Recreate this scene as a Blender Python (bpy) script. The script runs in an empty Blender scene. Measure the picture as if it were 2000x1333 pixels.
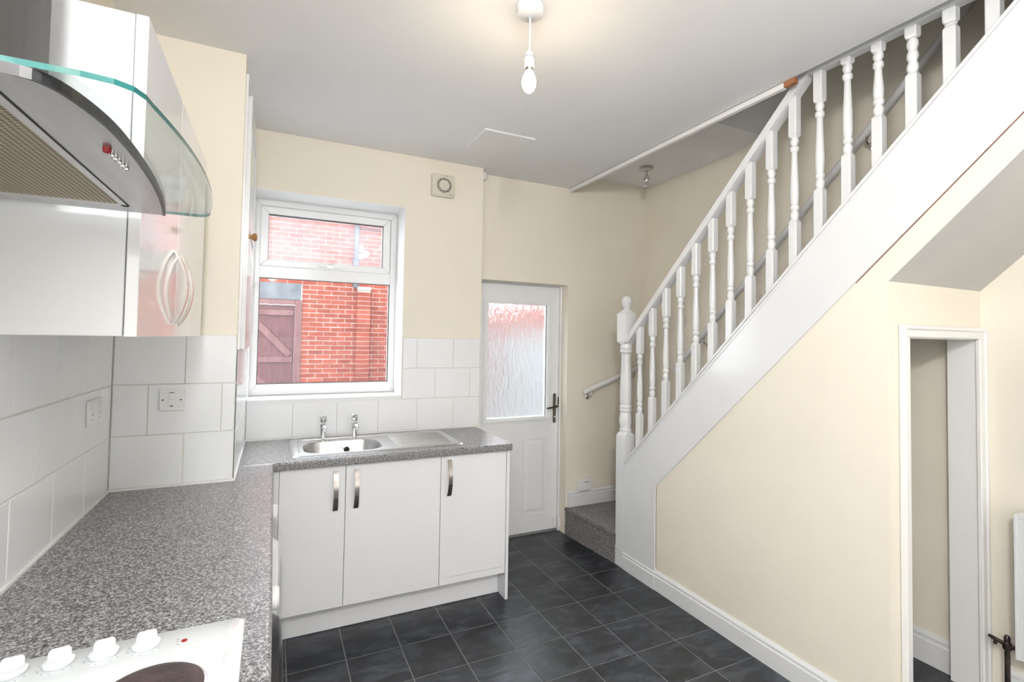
import bpy, bmesh, math, random
from mathutils import Vector, Matrix
random.seed(7)
S = bpy.context.scene
COL = S.collection

# ------------------------------------------------------------------ camera
W_PX, H_PX = 2000.0, 1333.0
YAW, PITCH, ROLL = math.radians(25.457), math.radians(1.815), math.radians(0.9216)
FOC, CX, CY = 971.6, 1000.0, 631.7
cam_d = bpy.data.cameras.new('camera'); cam = bpy.data.objects.new('camera', cam_d); COL.objects.link(cam)
fwd = Vector((math.sin(YAW)*math.cos(PITCH), math.cos(YAW)*math.cos(PITCH), math.sin(PITCH)))
rt = fwd.cross(Vector((0, 0, 1))).normalized(); up = rt.cross(fwd)
r2 = math.cos(ROLL)*rt + math.sin(ROLL)*up
u2 = -math.sin(ROLL)*rt + math.cos(ROLL)*up
m3 = Matrix((r2, u2, -fwd)).transposed()
cam.matrix_world = Matrix.Translation((0, 0, 1.54)) @ m3.to_4x4()
cam_d.sensor_fit = 'HORIZONTAL'; cam_d.sensor_width = 36.0
cam_d.lens = FOC/W_PX*36.0
cam_d.shift_x = (W_PX/2 - CX)/W_PX
cam_d.shift_y = (CY - H_PX/2)/W_PX
cam_d.clip_start = 0.02
S.camera = cam

# ------------------------------------------------------------------ light
S.view_settings.view_transform = 'Standard'
S.view_settings.look = 'None'
S.view_settings.gamma = 1.0
S.view_settings.use_curve_mapping = False
S.view_settings.exposure = 0.66
wd = bpy.data.worlds.new('overcast_sky'); S.world = wd; wd.use_nodes = True
bg = wd.node_tree.nodes['Background']
bg.inputs['Color'].default_value = (0.90, 0.95, 1.0, 1)
bg.inputs['Strength'].default_value = 5.0

def area(name, loc, rot, sx, sy, power, col):
    l = bpy.data.lights.new(name, 'AREA'); l.shape = 'RECTANGLE'; l.size = sx; l.size_y = sy
    l.energy = power; l.color = col
    o = bpy.data.objects.new(name, l); COL.objects.link(o); o.location = loc; o.rotation_euler = rot
    return o
# added fill lamps behind the camera, set in two invented openings
area('rear_fill_light', (1.2, -1.94, 1.40), (math.radians(116), 0, 0), 3.2, 2.2, 17, (0.97, 0.985, 1.0))
area('side_fill_light', (-0.64, -0.45, 1.55), (math.radians(90), 0, math.radians(-90)), 1.4, 1.5, 8, (0.97, 0.985, 1.0))

# ------------------------------------------------------------------ materials
MATS = {}
def principled(name, col, rough=0.5, metal=0.0, spec=0.5, coat=0.0):
    m = bpy.data.materials.new(name); m.use_nodes = True
    p = m.node_tree.nodes['Principled BSDF']
    p.inputs['Base Color'].default_value = (*col, 1); p.inputs['Roughness'].default_value = rough
    p.inputs['Metallic'].default_value = metal; p.inputs['Specular IOR Level'].default_value = spec
    p.inputs['Coat Weight'].default_value = coat; p.inputs['Coat Roughness'].default_value = 0.05
    MATS[name] = m
    return m, m.node_tree, p
def noise(nt, scale, detail=3, rough=0.6, coord='Object', sc=(1, 1, 1)):
    tc = nt.nodes.new('ShaderNodeTexCoord'); mp = nt.nodes.new('ShaderNodeMapping')
    mp.inputs['Scale'].default_value = sc
    n = nt.nodes.new('ShaderNodeTexNoise'); n.inputs['Scale'].default_value = scale
    n.inputs['Detail'].default_value = detail; n.inputs['Roughness'].default_value = rough
    if coord == 'World':
        g = nt.nodes.new('ShaderNodeNewGeometry'); nt.links.new(g.outputs['Position'], mp.inputs['Vector'])
    else:
        nt.links.new(tc.outputs[coord], mp.inputs['Vector'])
    nt.links.new(mp.outputs['Vector'], n.inputs['Vector'])
    return n
def ramp(nt, src, stops):
    r = nt.nodes.new('ShaderNodeValToRGB'); e = r.color_ramp.elements
    while len(e) < len(stops): e.new(0.5)
    for i, (p, c) in enumerate(stops): e[i].position = p; e[i].color = (*c, 1)
    nt.links.new(src, r.inputs['Fac']); return r
def bump(nt, p, src, strength, dist=0.01):
    b = nt.nodes.new('ShaderNodeBump'); b.inputs['Strength'].default_value = strength
    b.inputs['Distance'].default_value = dist
    nt.links.new(src, b.inputs['Height']); nt.links.new(b.outputs['Normal'], p.inputs['Normal'])
def grained(name, c1, c2, scale, rough=0.5, bs=0.0, bscale=None, metal=0.0, lo=0.35, hi=0.65, sc=(1, 1, 1), spec=0.5, detail=3, coat=0.0, bd=0.01, coord='World'):
    m, nt, p = principled(name, c1, rough, metal, spec, coat)
    n = noise(nt, scale, detail, 0.6, coord, sc)
    r = ramp(nt, n.outputs['Fac'], [(lo, c1), (hi, c2)])
    nt.links.new(r.outputs['Color'], p.inputs['Base Color'])
    if bs:
        n2 = noise(nt, bscale or scale, 2, 0.5, coord)
        bump(nt, p, n2.outputs['Fac'], bs, bd)
    return m

grained('cream_paint', (0.83, 0.778, 0.668), (0.85, 0.798, 0.692), 3.0, 0.6, 0.05, 45, spec=0.3)
grained('ceiling_paint', (0.85, 0.85, 0.86), (0.88, 0.88, 0.89), 1.5, 0.75, 0.04, 40, spec=0.2)
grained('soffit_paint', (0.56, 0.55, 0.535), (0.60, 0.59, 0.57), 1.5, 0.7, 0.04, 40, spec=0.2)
grained('white_gloss', (0.77, 0.78, 0.79), (0.80, 0.81, 0.82), 2.0, 0.16, 0.02, 25, spec=0.5)
grained('white_satin', (0.82, 0.82, 0.81), (0.84, 0.84, 0.83), 2.0, 0.35)
grained('cabinet_gloss', (0.84, 0.84, 0.85), (0.86, 0.86, 0.87), 2.0, 0.08, spec=0.6)
grained('cabinet_white', (0.83, 0.84, 0.86), (0.85, 0.86, 0.88), 2.0, 0.28)
grained('upvc', (0.84, 0.85, 0.86), (0.86, 0.87, 0.88), 2.0, 0.25)
grained('white_tile', (0.81, 0.825, 0.84), (0.84, 0.855, 0.87), 2.0, 0.13, 0.03, 18, spec=0.6)
grained('grout_wall', (0.62, 0.60, 0.55), (0.70, 0.68, 0.64), 14, 0.8)
grained('sealant', (0.82, 0.82, 0.82), (0.86, 0.86, 0.86), 14, 0.4)
grained('grout_floor', (0.16, 0.165, 0.175), (0.23, 0.235, 0.245), 9, 0.7)
grained('plastic_white', (0.82, 0.82, 0.82), (0.84, 0.84, 0.84), 2.0, 0.3)
grained('plastic_ivory', (0.66, 0.63, 0.53), (0.70, 0.67, 0.57), 6.0, 0.4)
grained('dark_slot', (0.015, 0.013, 0.01), (0.03, 0.027, 0.02), 20, 0.6)
grained('chrome', (0.75, 0.75, 0.76), (0.80, 0.80, 0.81), 6, 0.08, metal=1.0)
grained('brushed_nickel', (0.42, 0.385, 0.36), (0.50, 0.46, 0.43), 60, 0.24, metal=1.0, sc=(1, 1, 0.05))
grained('dark_bronze', (0.16, 0.14, 0.11), (0.24, 0.21, 0.17), 30, 0.2, metal=1.0)
grained('stainless', (0.54, 0.54, 0.55), (0.61, 0.61, 0.62), 30, 0.30, metal=1.0, sc=(0.1, 1, 1))
grained('hood_steel', (0.46, 0.46, 0.475), (0.54, 0.54, 0.55), 30, 0.33, metal=1.0, sc=(1, 0.08, 1))
grained('duct_steel', (0.055, 0.050, 0.048), (0.075, 0.068, 0.065), 30, 0.45, metal=0.5, sc=(1, 1, 0.05))
grained('hob_enamel', (0.70, 0.735, 0.75), (0.73, 0.765, 0.78), 3, 0.12, 0.02, 12, coat=0.5)
grained('hotplate_iron', (0.035, 0.024, 0.024), (0.075, 0.05, 0.05), 40, 0.5, 0.1, 150)
grained('rubber_black', (0.012, 0.012, 0.014), (0.025, 0.025, 0.03), 20, 0.35)
grained('red_lens', (0.22, 0.006, 0.008), (0.30, 0.012, 0.012), 20, 0.2)
grained('print_grey', (0.18, 0.18, 0.19), (0.26, 0.26, 0.27), 60, 0.5)
grained('oak_knob', (0.33, 0.17, 0.06), (0.46, 0.26, 0.10), 40, 0.4, sc=(1, 1, 4))
grained('raw_timber', (0.30, 0.12, 0.05), (0.42, 0.19, 0.08), 25, 0.7, sc=(1, 0.1, 1))
grained('joint_brown', (0.16, 0.06, 0.05), (0.25, 0.11, 0.09), 25, 0.8)
grained('gate_paint', (0.055, 0.014, 0.017), (0.10, 0.030, 0.034), 6, 0.6, 0.2, 40, sc=(3, 3, 0.6), lo=0.3, hi=0.75)
grained('gate_frame_paint', (0.085, 0.028, 0.030), (0.14, 0.062, 0.062), 6, 0.6, 0.2, 40, sc=(3, 3, 0.6), lo=0.3, hi=0.75)
grained('lintel_grey', (0.06, 0.065, 0.075), (0.11, 0.12, 0.13), 4, 0.8, 0.1, 30)
grained('downpipe_grey', (0.025, 0.032, 0.042), (0.045, 0.055, 0.07), 6, 0.4)
grained('yard_concrete', (0.30, 0.30, 0.29), (0.40, 0.40, 0.39), 3, 0.9, 0.1, 30)
grained('render_grey', (0.20, 0.21, 0.21), (0.26, 0.27, 0.27), 2, 0.9, 0.1, 40)
grained('mortar', (0.28, 0.21, 0.19), (0.42, 0.35, 0.32), 9, 0.9, 0.2, 60)
grained('copper_pipe', (0.06, 0.05, 0.05), (0.13, 0.10, 0.09), 20, 0.35, metal=0.8)
grained('radiator_white', (0.74, 0.77, 0.78), (0.77, 0.80, 0.81), 2, 0.3)
grained('washer_white', (0.78, 0.79, 0.82), (0.82, 0.83, 0.86), 2, 0.25)
grained('porthole_glass', (0.18, 0.20, 0.21), (0.24, 0.26, 0.27), 2, 0.12)

def mat_worktop():
    m, nt, p = principled('worktop_laminate', (0.25, 0.24, 0.24), 0.26, 0, 0.6)
    n = noise(nt, 180, 4, 0.8, 'World')
    r = ramp(nt, n.outputs['Fac'], [(0.37, (0.018, 0.017, 0.019)), (0.46, (0.11, 0.108, 0.112)), (0.53, (0.27, 0.268, 0.272)), (0.63, (0.56, 0.56, 0.565))])
    nt.links.new(r.outputs['Color'], p.inputs['Base Color'])
    bump(nt, p, n.outputs['Fac'], 0.12, 0.002)
mat_worktop()
def mat_slate():
    m, nt, p = principled('slate_vinyl', (0.03, 0.033, 0.038), 0.36, 0, 0.5)
    oi = nt.nodes.new('ShaderNodeObjectInfo')
    tc = nt.nodes.new('ShaderNodeTexCoord')
    off = nt.nodes.new('ShaderNodeVectorMath'); off.operation = 'MULTIPLY_ADD'
    cx = nt.nodes.new('ShaderNodeCombineXYZ')
    for k in range(3): nt.links.new(oi.outputs['Random'], cx.inputs[k])
    nt.links.new(cx.outputs[0], off.inputs[0]); off.inputs[1].default_value = (37, 53, 11)
    nt.links.new(tc.outputs['Object'], off.inputs[2])
    mp = nt.nodes.new('ShaderNodeMapping'); mp.inputs['Rotation'].default_value = (0, 0, 0.6); mp.inputs['Scale'].default_value = (1, 2.0, 1)
    nt.links.new(off.outputs[0], mp.inputs['Vector'])
    n = nt.nodes.new('ShaderNodeTexNoise'); n.inputs['Scale'].default_value = 5.5; n.inputs['Detail'].default_value = 8; n.inputs['Roughness'].default_value = 0.62; n.inputs['Distortion'].default_value = 0.8
    nt.links.new(mp.outputs[0], n.inputs['Vector'])
    r = ramp(nt, n.outputs['Fac'], [(0.36, (0.008, 0.009, 0.012)), (0.5, (0.018, 0.021, 0.028)), (0.66, (0.055, 0.063, 0.078))])
    hs = nt.nodes.new('ShaderNodeHueSaturation')
    mr = nt.nodes.new('ShaderNodeMapRange'); mr.inputs['To Min'].default_value = 0.75; mr.inputs['To Max'].default_value = 1.35
    nt.links.new(oi.outputs['Random'], mr.inputs['Value']); nt.links.new(mr.outputs[0], hs.inputs['Value'])
    nt.links.new(r.outputs['Color'], hs.inputs['Color']); nt.links.new(hs.outputs['Color'], p.inputs['Base Color'])
    bump(nt, p, n.outputs['Fac'], 0.25, 0.004)
mat_slate()
def mat_brick():
    m, nt, p = principled('red_brick', (0.45, 0.12, 0.07), 0.85, 0, 0.2)
    oi = nt.nodes.new('ShaderNodeObjectInfo')
    n = noise(nt, 9, 5, 0.65, 'World')
    r = ramp(nt, n.outputs['Fac'], [(0.3, (0.155, 0.030, 0.018)), (0.5, (0.20, 0.043, 0.026)), (0.72, (0.245, 0.070, 0.046))])
    hs = nt.nodes.new('ShaderNodeHueSaturation')
    mr = nt.nodes.new('ShaderNodeMapRange'); mr.inputs['To Min'].default_value = 0.82; mr.inputs['To Max'].default_value = 1.15
    nt.links.new(oi.outputs['Random'], mr.inputs['Value']); nt.links.new(mr.outputs[0], hs.inputs['Value'])
    nt.links.new(r.outputs['Color'], hs.inputs['Color']); nt.links.new(hs.outputs['Color'], p.inputs['Base Color'])
    n2 = noise(nt, 60, 3, 0.6, 'World'); bump(nt, p, n2.outputs['Fac'], 0.3, 0.004)
mat_brick()
def mat_carpet():
    m, nt, p = principled('grey_carpet', (0.12, 0.115, 0.115), 0.95, 0, 0.1)
    n = noise(nt, 170, 3, 0.8, 'World')
    r = ramp(nt, n.outputs['Fac'], [(0.38, (0.03, 0.028, 0.03)), (0.5, (0.13, 0.125, 0.125)), (0.63, (0.42, 0.40, 0.39))])
    nt.links.new(r.outputs['Color'], p.inputs['Base Color'])
    p.inputs['Sheen Weight'].default_value = 0.3
    bump(nt, p, n.outputs['Fac'], 0.8, 0.006)
mat_carpet()
def mat_filter():
    m, nt, p = principled('filter_mesh', (0.30, 0.26, 0.18), 0.45, 0.7, 0.5)
    g = nt.nodes.new('ShaderNodeNewGeometry')
    out = []
    for ax in ('X', 'Y'):
        w = nt.nodes.new('ShaderNodeTexWave'); w.wave_type = 'BANDS'; w.bands_direction = ax; w.inputs['Scale'].default_value = 42
        nt.links.new(g.outputs['Position'], w.inputs['Vector']); out.append(w)
    mx = nt.nodes.new('ShaderNodeMath'); mx.operation = 'MULTIPLY'
    nt.links.new(out[0].outputs['Fac'], mx.inputs[0]); nt.links.new(out[1].outputs['Fac'], mx.inputs[1])
    r = ramp(nt, mx.outputs[0], [(0.05, (0.42, 0.37, 0.26)), (0.55, (0.09, 0.07, 0.045))])
    nt.links.new(r.outputs['Color'], p.inputs['Base Color'])
    bump(nt, p, mx.outputs[0], 0.6, 0.004)
mat_filter()
def mat_clear(name, tint, haze=0.0, hazecol=(0.8, 0.8, 0.85)):
    m = bpy.data.materials.new(name); m.use_nodes = True; nt = m.node_tree
    for n in list(nt.nodes): nt.nodes.remove(n)
    o = nt.nodes.new('ShaderNodeOutputMaterial'); t = nt.nodes.new('ShaderNodeBsdfTransparent'); t.inputs[0].default_value = (*tint, 1)
    g = nt.nodes.new('ShaderNodeBsdfGlossy'); g.inputs['Roughness'].default_value = 0.02
    lw = nt.nodes.new('ShaderNodeLayerWeight'); lw.inputs['Blend'].default_value = 0.5
    pw = nt.nodes.new('ShaderNodeMath'); pw.operation = 'POWER'; pw.inputs[1].default_value = 5.0
    nt.links.new(lw.outputs['Facing'], pw.inputs[0])
    f = nt.nodes.new('ShaderNodeMath'); f.operation = 'MULTIPLY_ADD'; f.inputs[1].default_value = 0.9; f.inputs[2].default_value = 0.04
    nt.links.new(pw.outputs[0], f.inputs[0])
    mx = nt.nodes.new('ShaderNodeMixShader')
    nt.links.new(f.outputs[0], mx.inputs[0]); nt.links.new(t.outputs[0], mx.inputs[1]); nt.links.new(g.outputs[0], mx.inputs[2])
    last = mx
    if haze:
        d = nt.nodes.new('ShaderNodeBsdfTranslucent'); d.inputs[0].default_value = (*hazecol, 1)
        n = noise(nt, 3.5, 4, 0.6, 'World', (1, 1, 3))
        mr = nt.nodes.new('ShaderNodeMapRange'); mr.inputs['From Min'].default_value = 0.3; mr.inputs['From Max'].default_value = 0.75
        mr.inputs['To Min'].default_value = haze*0.6; mr.inputs['To Max'].default_value = haze*1.4
        nt.links.new(n.outputs['Fac'], mr.inputs['Value'])
        m2 = nt.nodes.new('ShaderNodeMixShader')
        nt.links.new(mr.outputs[0], m2.inputs[0]); nt.links.new(mx.outputs[0], m2.inputs[1]); nt.links.new(d.outputs[0], m2.inputs[2]); last = m2
    nt.links.new(last.outputs[0], o.inputs[0]); MATS[name] = m
mat_clear('window_glass', (0.95, 0.97, 0.97), 0.015)
mat_clear('misted_glass', (0.94, 0.95, 0.98), 0.15, (0.93, 0.93, 0.98))
mat_clear('hood_glass', (0.925, 0.955, 0.945))
principled('glass_edge', (0.012, 0.11, 0.105), 0.08, 0, 0.6)
def mat_frost():
    m, nt, p = principled('obscure_glass', (0.93, 0.96, 0.97), 0.30, 0, 0.5)
    p.inputs['Transmission Weight'].default_value = 1.0; p.inputs['IOR'].default_value = 1.25
    n = noise(nt, 26, 4, 0.6, 'World', (1.3, 1, 0.35)); bump(nt, p, n.outputs['Fac'], 0.75, 0.03)
mat_frost()
def mat_bulb():
    m, nt, p = principled('lit_bulb', (1, 0.93, 0.8), 0.3)
    p.inputs['Emission Color'].default_value = (1, 0.80, 0.52, 1); p.inputs['Emission Strength'].default_value = 40
mat_bulb()

# ------------------------------------------------------------------ mesh helpers
class MB:
    def __init__(s): s.v = []; s.f = []
    def add(s, verts, faces):
        b = len(s.v); s.v += [tuple(p) for p in verts]; s.f += [tuple(i+b for i in f) for f in faces]; return s
    def box(s, x0, x1, y0, y1, z0, z1):
        v = [(x0,y0,z0),(x1,y0,z0),(x1,y1,z0),(x0,y1,z0),(x0,y0,z1),(x1,y0,z1),(x1,y1,z1),(x0,y1,z1)]
        return s.add(v, [(0,3,2,1),(4,5,6,7),(0,1,5,4),(1,2,6,5),(2,3,7,6),(3,0,4,7)])
    def prism(s, pts, ax, a, b):
        """polygon pts in the two other axes, extruded along ax from a to b"""
        n = len(pts)
        def P(p, t):
            return {'x': (t, p[0], p[1]), 'y': (p[0], t, p[1]), 'z': (p[0], p[1], t)}[ax]
        v = [P(p, a) for p in pts] + [P(p, b) for p in pts]
        f = [tuple(range(n-1, -1, -1)), tuple(range(n, 2*n))] + [(i, (i+1) % n, n+(i+1) % n, n+i) for i in range(n)]
        return s.add(v, f)
    def lathe(s, prof, c=(0, 0, 0), seg=20, axis='z'):
        """prof: (radius, height) list"""
        v = []; f = []
        for r, h in prof:
            for k in range(seg):
                a = 2*math.pi*k/seg; p = (r*math.cos(a), r*math.sin(a), h)
                if axis == 'x': p = (p[2], p[0], p[1])
                elif axis == 'y': p = (p[0], p[2], p[1])
                v.append((p[0]+c[0], p[1]+c[1], p[2]+c[2]))
        for i in range(len(prof)-1):
            for k in range(seg):
                k2 = (k+1) % seg
                f.append((i*seg+k, i*seg+k2, (i+1)*seg+k2, (i+1)*seg+k))
        f.append(tuple(range(seg-1, -1, -1))); f.append(tuple((len(prof)-1)*seg+k for k in range(seg)))
        return s.add(v, f)
    def tube(s, pts, r, seg=12):
        pts = [Vector(p) for p in pts]; v = []; f = []; n = len(pts)
        rr = r if isinstance(r, (list, tuple)) else [r]*n
        t0 = (pts[1]-pts[0]).normalized(); ref = Vector((0, 0, 1)) if abs(t0.z) < 0.9 else Vector((1, 0, 0))
        for i, p in enumerate(pts):
            t = ((pts[min(i+1, n-1)]-p).normalized() + (p-pts[max(i-1, 0)]).normalized()).normalized()
            a = t.cross(ref).normalized(); b = t.cross(a)
            for k in range(seg):
                an = 2*math.pi*k/seg; q = p + rr[i]*(math.cos(an)*a + math.sin(an)*b); v.append(tuple(q))
        for i in range(n-1):
            for k in range(seg):
                k2 = (k+1) % seg; f.append((i*seg+k, i*seg+k2, (i+1)*seg+k2, (i+1)*seg+k))
        f.append(tuple(range(seg-1, -1, -1))); f.append(tuple((n-1)*seg+k for k in range(seg)))
        return s.add(v, f)
    def loft(s, rings, cap0=True, cap1=True):
        n = len(rings[0]); v = [p for r in rings for p in r]; f = []
        for i in range(len(rings)-1):
            for k in range(n):
                k2 = (k+1) % n; f.append((i*n+k, i*n+k2, (i+1)*n+k2, (i+1)*n+k))
        if cap0: f.append(tuple(range(n-1, -1, -1)))
        if cap1: f.append(tuple((len(rings)-1)*n+k for k in range(n)))
        return s.add(v, f)
    def mesh(s, name, mat, smooth=False, bevel=0, origin=(0, 0, 0), seg=1):
        me = bpy.data.meshes.new(name)
        ox, oy, oz = origin
        me.from_pydata([(x-ox, y-oy, z-oz) for x, y, z in s.v], [], s.f)
        bm = bmesh.new(); bm.from_mesh(me)
        bmesh.ops.recalc_face_normals(bm, faces=bm.faces)
        if bevel:
            es = [e for e in bm.edges if len(e.link_faces) == 2 and e.calc_face_angle(0) > 0.5]
            bmesh.ops.bevel(bm, geom=es, offset=bevel, segments=seg, affect='EDGES', clamp_overlap=True)
        bm.to_mesh(me); bm.free()
        if smooth:
            for p in me.polygons: p.use_smooth = True
            try: me.set_sharp_from_angle(angle=math.radians(38))
            except Exception: pass
        me.materials.append(MATS[mat])
        return me
def base_of(o):
    return Vector(o.location)
def absloc(o):
    l = Vector((0, 0, 0))
    while o: l += Vector(o.location); o = o.parent
    return l
def link(name, me, parent=None, loc=(0, 0, 0)):
    """loc is a world position; parents carry no rotation or scale"""
    o = bpy.data.objects.new(name, me); COL.objects.link(o)
    o.location = Vector(loc) - (absloc(parent) if parent else Vector((0, 0, 0)))
    if parent: o.parent = parent
    return o
def obj(name, mb, mat, parent=None, smooth=False, bevel=0, origin=None, seg=1):
    if origin is None:
        xs = [p[0] for p in mb.v]; ys = [p[1] for p in mb.v]; zs = [p[2] for p in mb.v]
        origin = ((min(xs)+max(xs))/2, (min(ys)+max(ys))/2, min(zs))
    return link(name, mb.mesh(name, mat, smooth, bevel, origin, seg), parent, origin)
def tag(o, label, cat, group=None):
    o['label'] = label; o['category'] = cat
    if group: o['group'] = group
    return o
def thing(name, label, cat, loc, group=None):
    o = bpy.data.objects.new(name, None); COL.objects.link(o); o.location = loc; o.empty_display_size = 0.05
    return tag(o, label, cat, group)
def struct(o, label=None):
    o['kind'] = 'structure'
    if label: o['label'] = label
    return o
def stuff(o): o['kind'] = 'stuff'; return o
def rrect(x0, x1, y0, y1, r, n=5):
    pts = []
    for cx, cy, a0 in ((x1-r, y1-r, 0), (x0+r, y1-r, 90), (x0+r, y0+r, 180), (x1-r, y0+r, 270)):
        for k in range(n+1):
            a = math.radians(a0 + 90*k/n); pts.append((cx + r*math.cos(a), cy + r*math.sin(a)))
    return pts

# ------------------------------------------------------------------ main dimensions (metres)
XL = -0.575        # left wall
YC = 2.437         # front of chimney breast
XC = -0.146        # right face of chimney breast
YW = 3.292         # window wall
XK = 1.322         # corner where the window wall steps back
YD = 3.41          # wall with the back door
XR = 2.91          # right wall
XS = 2.18          # wall under the stairs
YA = 1.13          # alcove wall
ZC = 2.764         # ceiling
ZT = 0.92          # worktop
XE = 2.12          # edge of the ceiling at the stair opening
YB = -1.9          # wall behind the photographer
YO = 3.64          # outer face of the back wall

# ------------------------------------------------------------------ setting
m = MB().box(XL-0.1, XR+0.1, YB-0.1, YO, -0.1, -0.002)
floor = struct(obj('floor', m, 'grout_floor'), 'dark slate-effect tiled floor with pale grey joints')
TP = 0.2601; GX, GY = 0.122 - 0.2601*0, 0.0
tx0 = 1.9105 - 8*TP; ty0 = 3.291 - 20*TP
tile_me = MB().box(-TP/2+0.003, TP/2-0.003, -TP/2+0.003, TP/2-0.003, -0.002, 0.0).mesh('tile', 'slate_vinyl', bevel=0.0008)
n_t = 0
for i in range(-1, 12):
    for j in range(2, 21):
        cx = tx0 + (i+0.5)*TP; cy = ty0 + (j+0.5)*TP
        if cx < -0.1 or cx > XR-0.02 or cy > 3.62 or cy < 0.2: continue
        if cy > 3.30 and (cx < 1.3): continue
        link('tile', tile_me, floor, (cx, cy, 0)); n_t += 1
m = MB()
for i in range(-2, 12):
    for j in range(-2, 21):
        cx = tx0 + (i+0.5)*TP; cy = ty0 + (j+0.5)*TP
        if cy < 0.2 and YB < cy and cx < XR-0.02 and cx > XL: m.box(cx-TP/2+0.003, cx+TP/2-0.003, cy-TP/2+0.003, cy+TP/2-0.003, -0.002, 0.0)
stuff(obj('tile_field', m, 'slate_vinyl', floor))

m = MB().box(XL-0.1, XE, YB-0.1, YO, ZC, ZC+0.19).box(XE, XR+0.1, YB-0.1, 0.12, ZC, ZC+0.19)
ceiling = struct(obj('ceiling', m, 'ceiling_paint'), 'plain white painted kitchen ceiling')
# stairwell ceiling
m = MB().prism([(YO, 2.88), (2.53, 2.88), (2.25, 2.925), (1.2, 3.85), (1.2, 3.95), (2.25, 3.02), (2.53, 2.98), (YO, 2.98)], 'x', XE, XR+0.1)
struct(obj('ceiling_stairwell', m, 'ceiling_paint'), 'white ceiling above the foot of the stairs')
m = MB().box(XE-0.02, XR+0.1, YB-0.1, 1.3, 4.6, 4.7).box(XE-0.10, XE-0.02, YB-0.1, YO, ZC+0.19, 4.7)
m.box(XE, XR+0.1, YB-0.1, YB, ZC+0.19, 4.7)
m.box(XE-0.02, XR+0.1, 1.19, 1.29, 3.85, 4.7)
struct(obj('wall_upstairs', m, 'cream_paint'), 'cream partition of the upper stairwell')

m = MB().box(XL-0.1, XL, 0.25, YC, 0, ZC).box(XL-0.1, XL, YB-0.1, -1.15, 0, ZC).box(XL-0.1, XL, -1.15, 0.25, 0, 0.8).box(XL-0.1, XL, -1.15, 0.25, 2.3, ZC)
wall_left = struct(obj('wall_left', m, 'cream_paint'), 'cream left wall with white tiled splashback')
m = MB().box(XL-0.1, XC, YC, YO, 0, ZC)
wall_chimney = struct(obj('wall_chimney', m, 'cream_paint'), 'cream chimney breast with white tiles above the worktop')
WX0, WX1, WZ0, WZ1 = -0.142, 0.764, 1.15, 2.41
m = MB().box(XC, WX0, YW, YO, 0, ZC).box(WX1, XK, YW, YO, 0, ZC).box(WX0, WX1, YW, YO, 0, WZ0-0.025).box(WX0, WX1, YW, YO, WZ1, ZC)
wall_window = struct(obj('wall_window', m, 'cream_paint'), 'cream wall around the window with white tiles below')
DX0, DX1, DZ1 = 1.335, 2.117, 1.979
m = MB().box(XK, DX0, YD, YO, 0, ZC).box(DX1, XR+0.1, YD, YO, 0, 2.98).box(DX0, DX1, YD, YO, DZ1, ZC)
struct(obj('wall_door', m, 'cream_paint'), 'cream wall holding the back door')
m = MB().box(XR, XR+0.1, YB-0.1, YO, 0, 4.7)
struct(obj('wall_right', m, 'cream_paint'), 'cream right wall beside the stairs')
m = MB().box(XL-0.1, -0.4, YB-0.1, YB, 0, ZC).box(2.8, XR+0.1, YB-0.1, YB, 0, ZC).box(-0.4, 2.8, YB-0.1, YB, 0, 0.3).box(-0.4, 2.8, YB-0.1, YB, 2.5, ZC)
struct(obj('wall_rear', m, 'cream_paint'), 'cream rear wall with an added opening for the fill lamp')  # the wide opening is invented to hold the rear fill lamp
# opaque panels added out of view to close the two fill lamp openings
tag(obj('fill_backing_panel', MB().box(-0.4, 2.8, YB-0.095, YB-0.09, 0.3, 2.5), 'plastic_white'), 'opaque white panel added behind the rear fill lamp', 'backing panel')
tag(obj('fill_backing_panel', MB().box(XL-0.095, XL-0.09, -1.15, 0.25, 0.8, 2.3), 'plastic_white'), 'opaque white panel added behind the side fill lamp', 'backing panel')
# wall under the stairs: follows the underside of the string
SL = 0.979
zstop = lambda y: 0.728 + SL*(2.738-y)       # top of the string board
zsbot = lambda y: 0.636 + 0.975*(2.441-y)    # bottom of the string board
zsof = lambda y: 1.792 + 0.985*(YA-y)        # soffit of the alcove
m = MB().prism([(2.80, 0), (2.80, zstop(2.80)-0.05), (0.14, zstop(0.14)-0.05), (0.14, ZC), (0.146, ZC), (YA, zsof(YA)), (YA, 0)], 'x', XS, XS+0.045)
wall_under = struct(obj('wall_understairs', m, 'cream_paint'), 'cream triangular wall below the staircase')
# alcove wall with the cupboard opening
OX0, OX1, OZ1 = 2.292, 2.858, 1.568
m = MB().box(XS+0.045, OX0-0.02, YA, YA+0.1, 0, zsof(YA)).box(OX1+0.02, XR, YA, YA+0.1, 0, zsof(YA)).box(OX0-0.02, OX1+0.02, YA, YA+0.1, OZ1+0.02, zsof(YA))
struct(obj('wall_alcove', m, 'cream_paint'), 'cream wall below the stairs holding the cupboard opening')
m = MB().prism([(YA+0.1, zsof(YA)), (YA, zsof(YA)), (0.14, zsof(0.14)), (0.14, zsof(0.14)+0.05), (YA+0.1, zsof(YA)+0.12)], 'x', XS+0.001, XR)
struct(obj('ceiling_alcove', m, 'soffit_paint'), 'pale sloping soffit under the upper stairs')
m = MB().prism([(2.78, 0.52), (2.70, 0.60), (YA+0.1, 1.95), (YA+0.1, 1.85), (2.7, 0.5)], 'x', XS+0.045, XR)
struct(obj('ceiling_cupboard', m, 'soffit_paint'), 'sloping underside of the stairs inside the cupboard')

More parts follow.
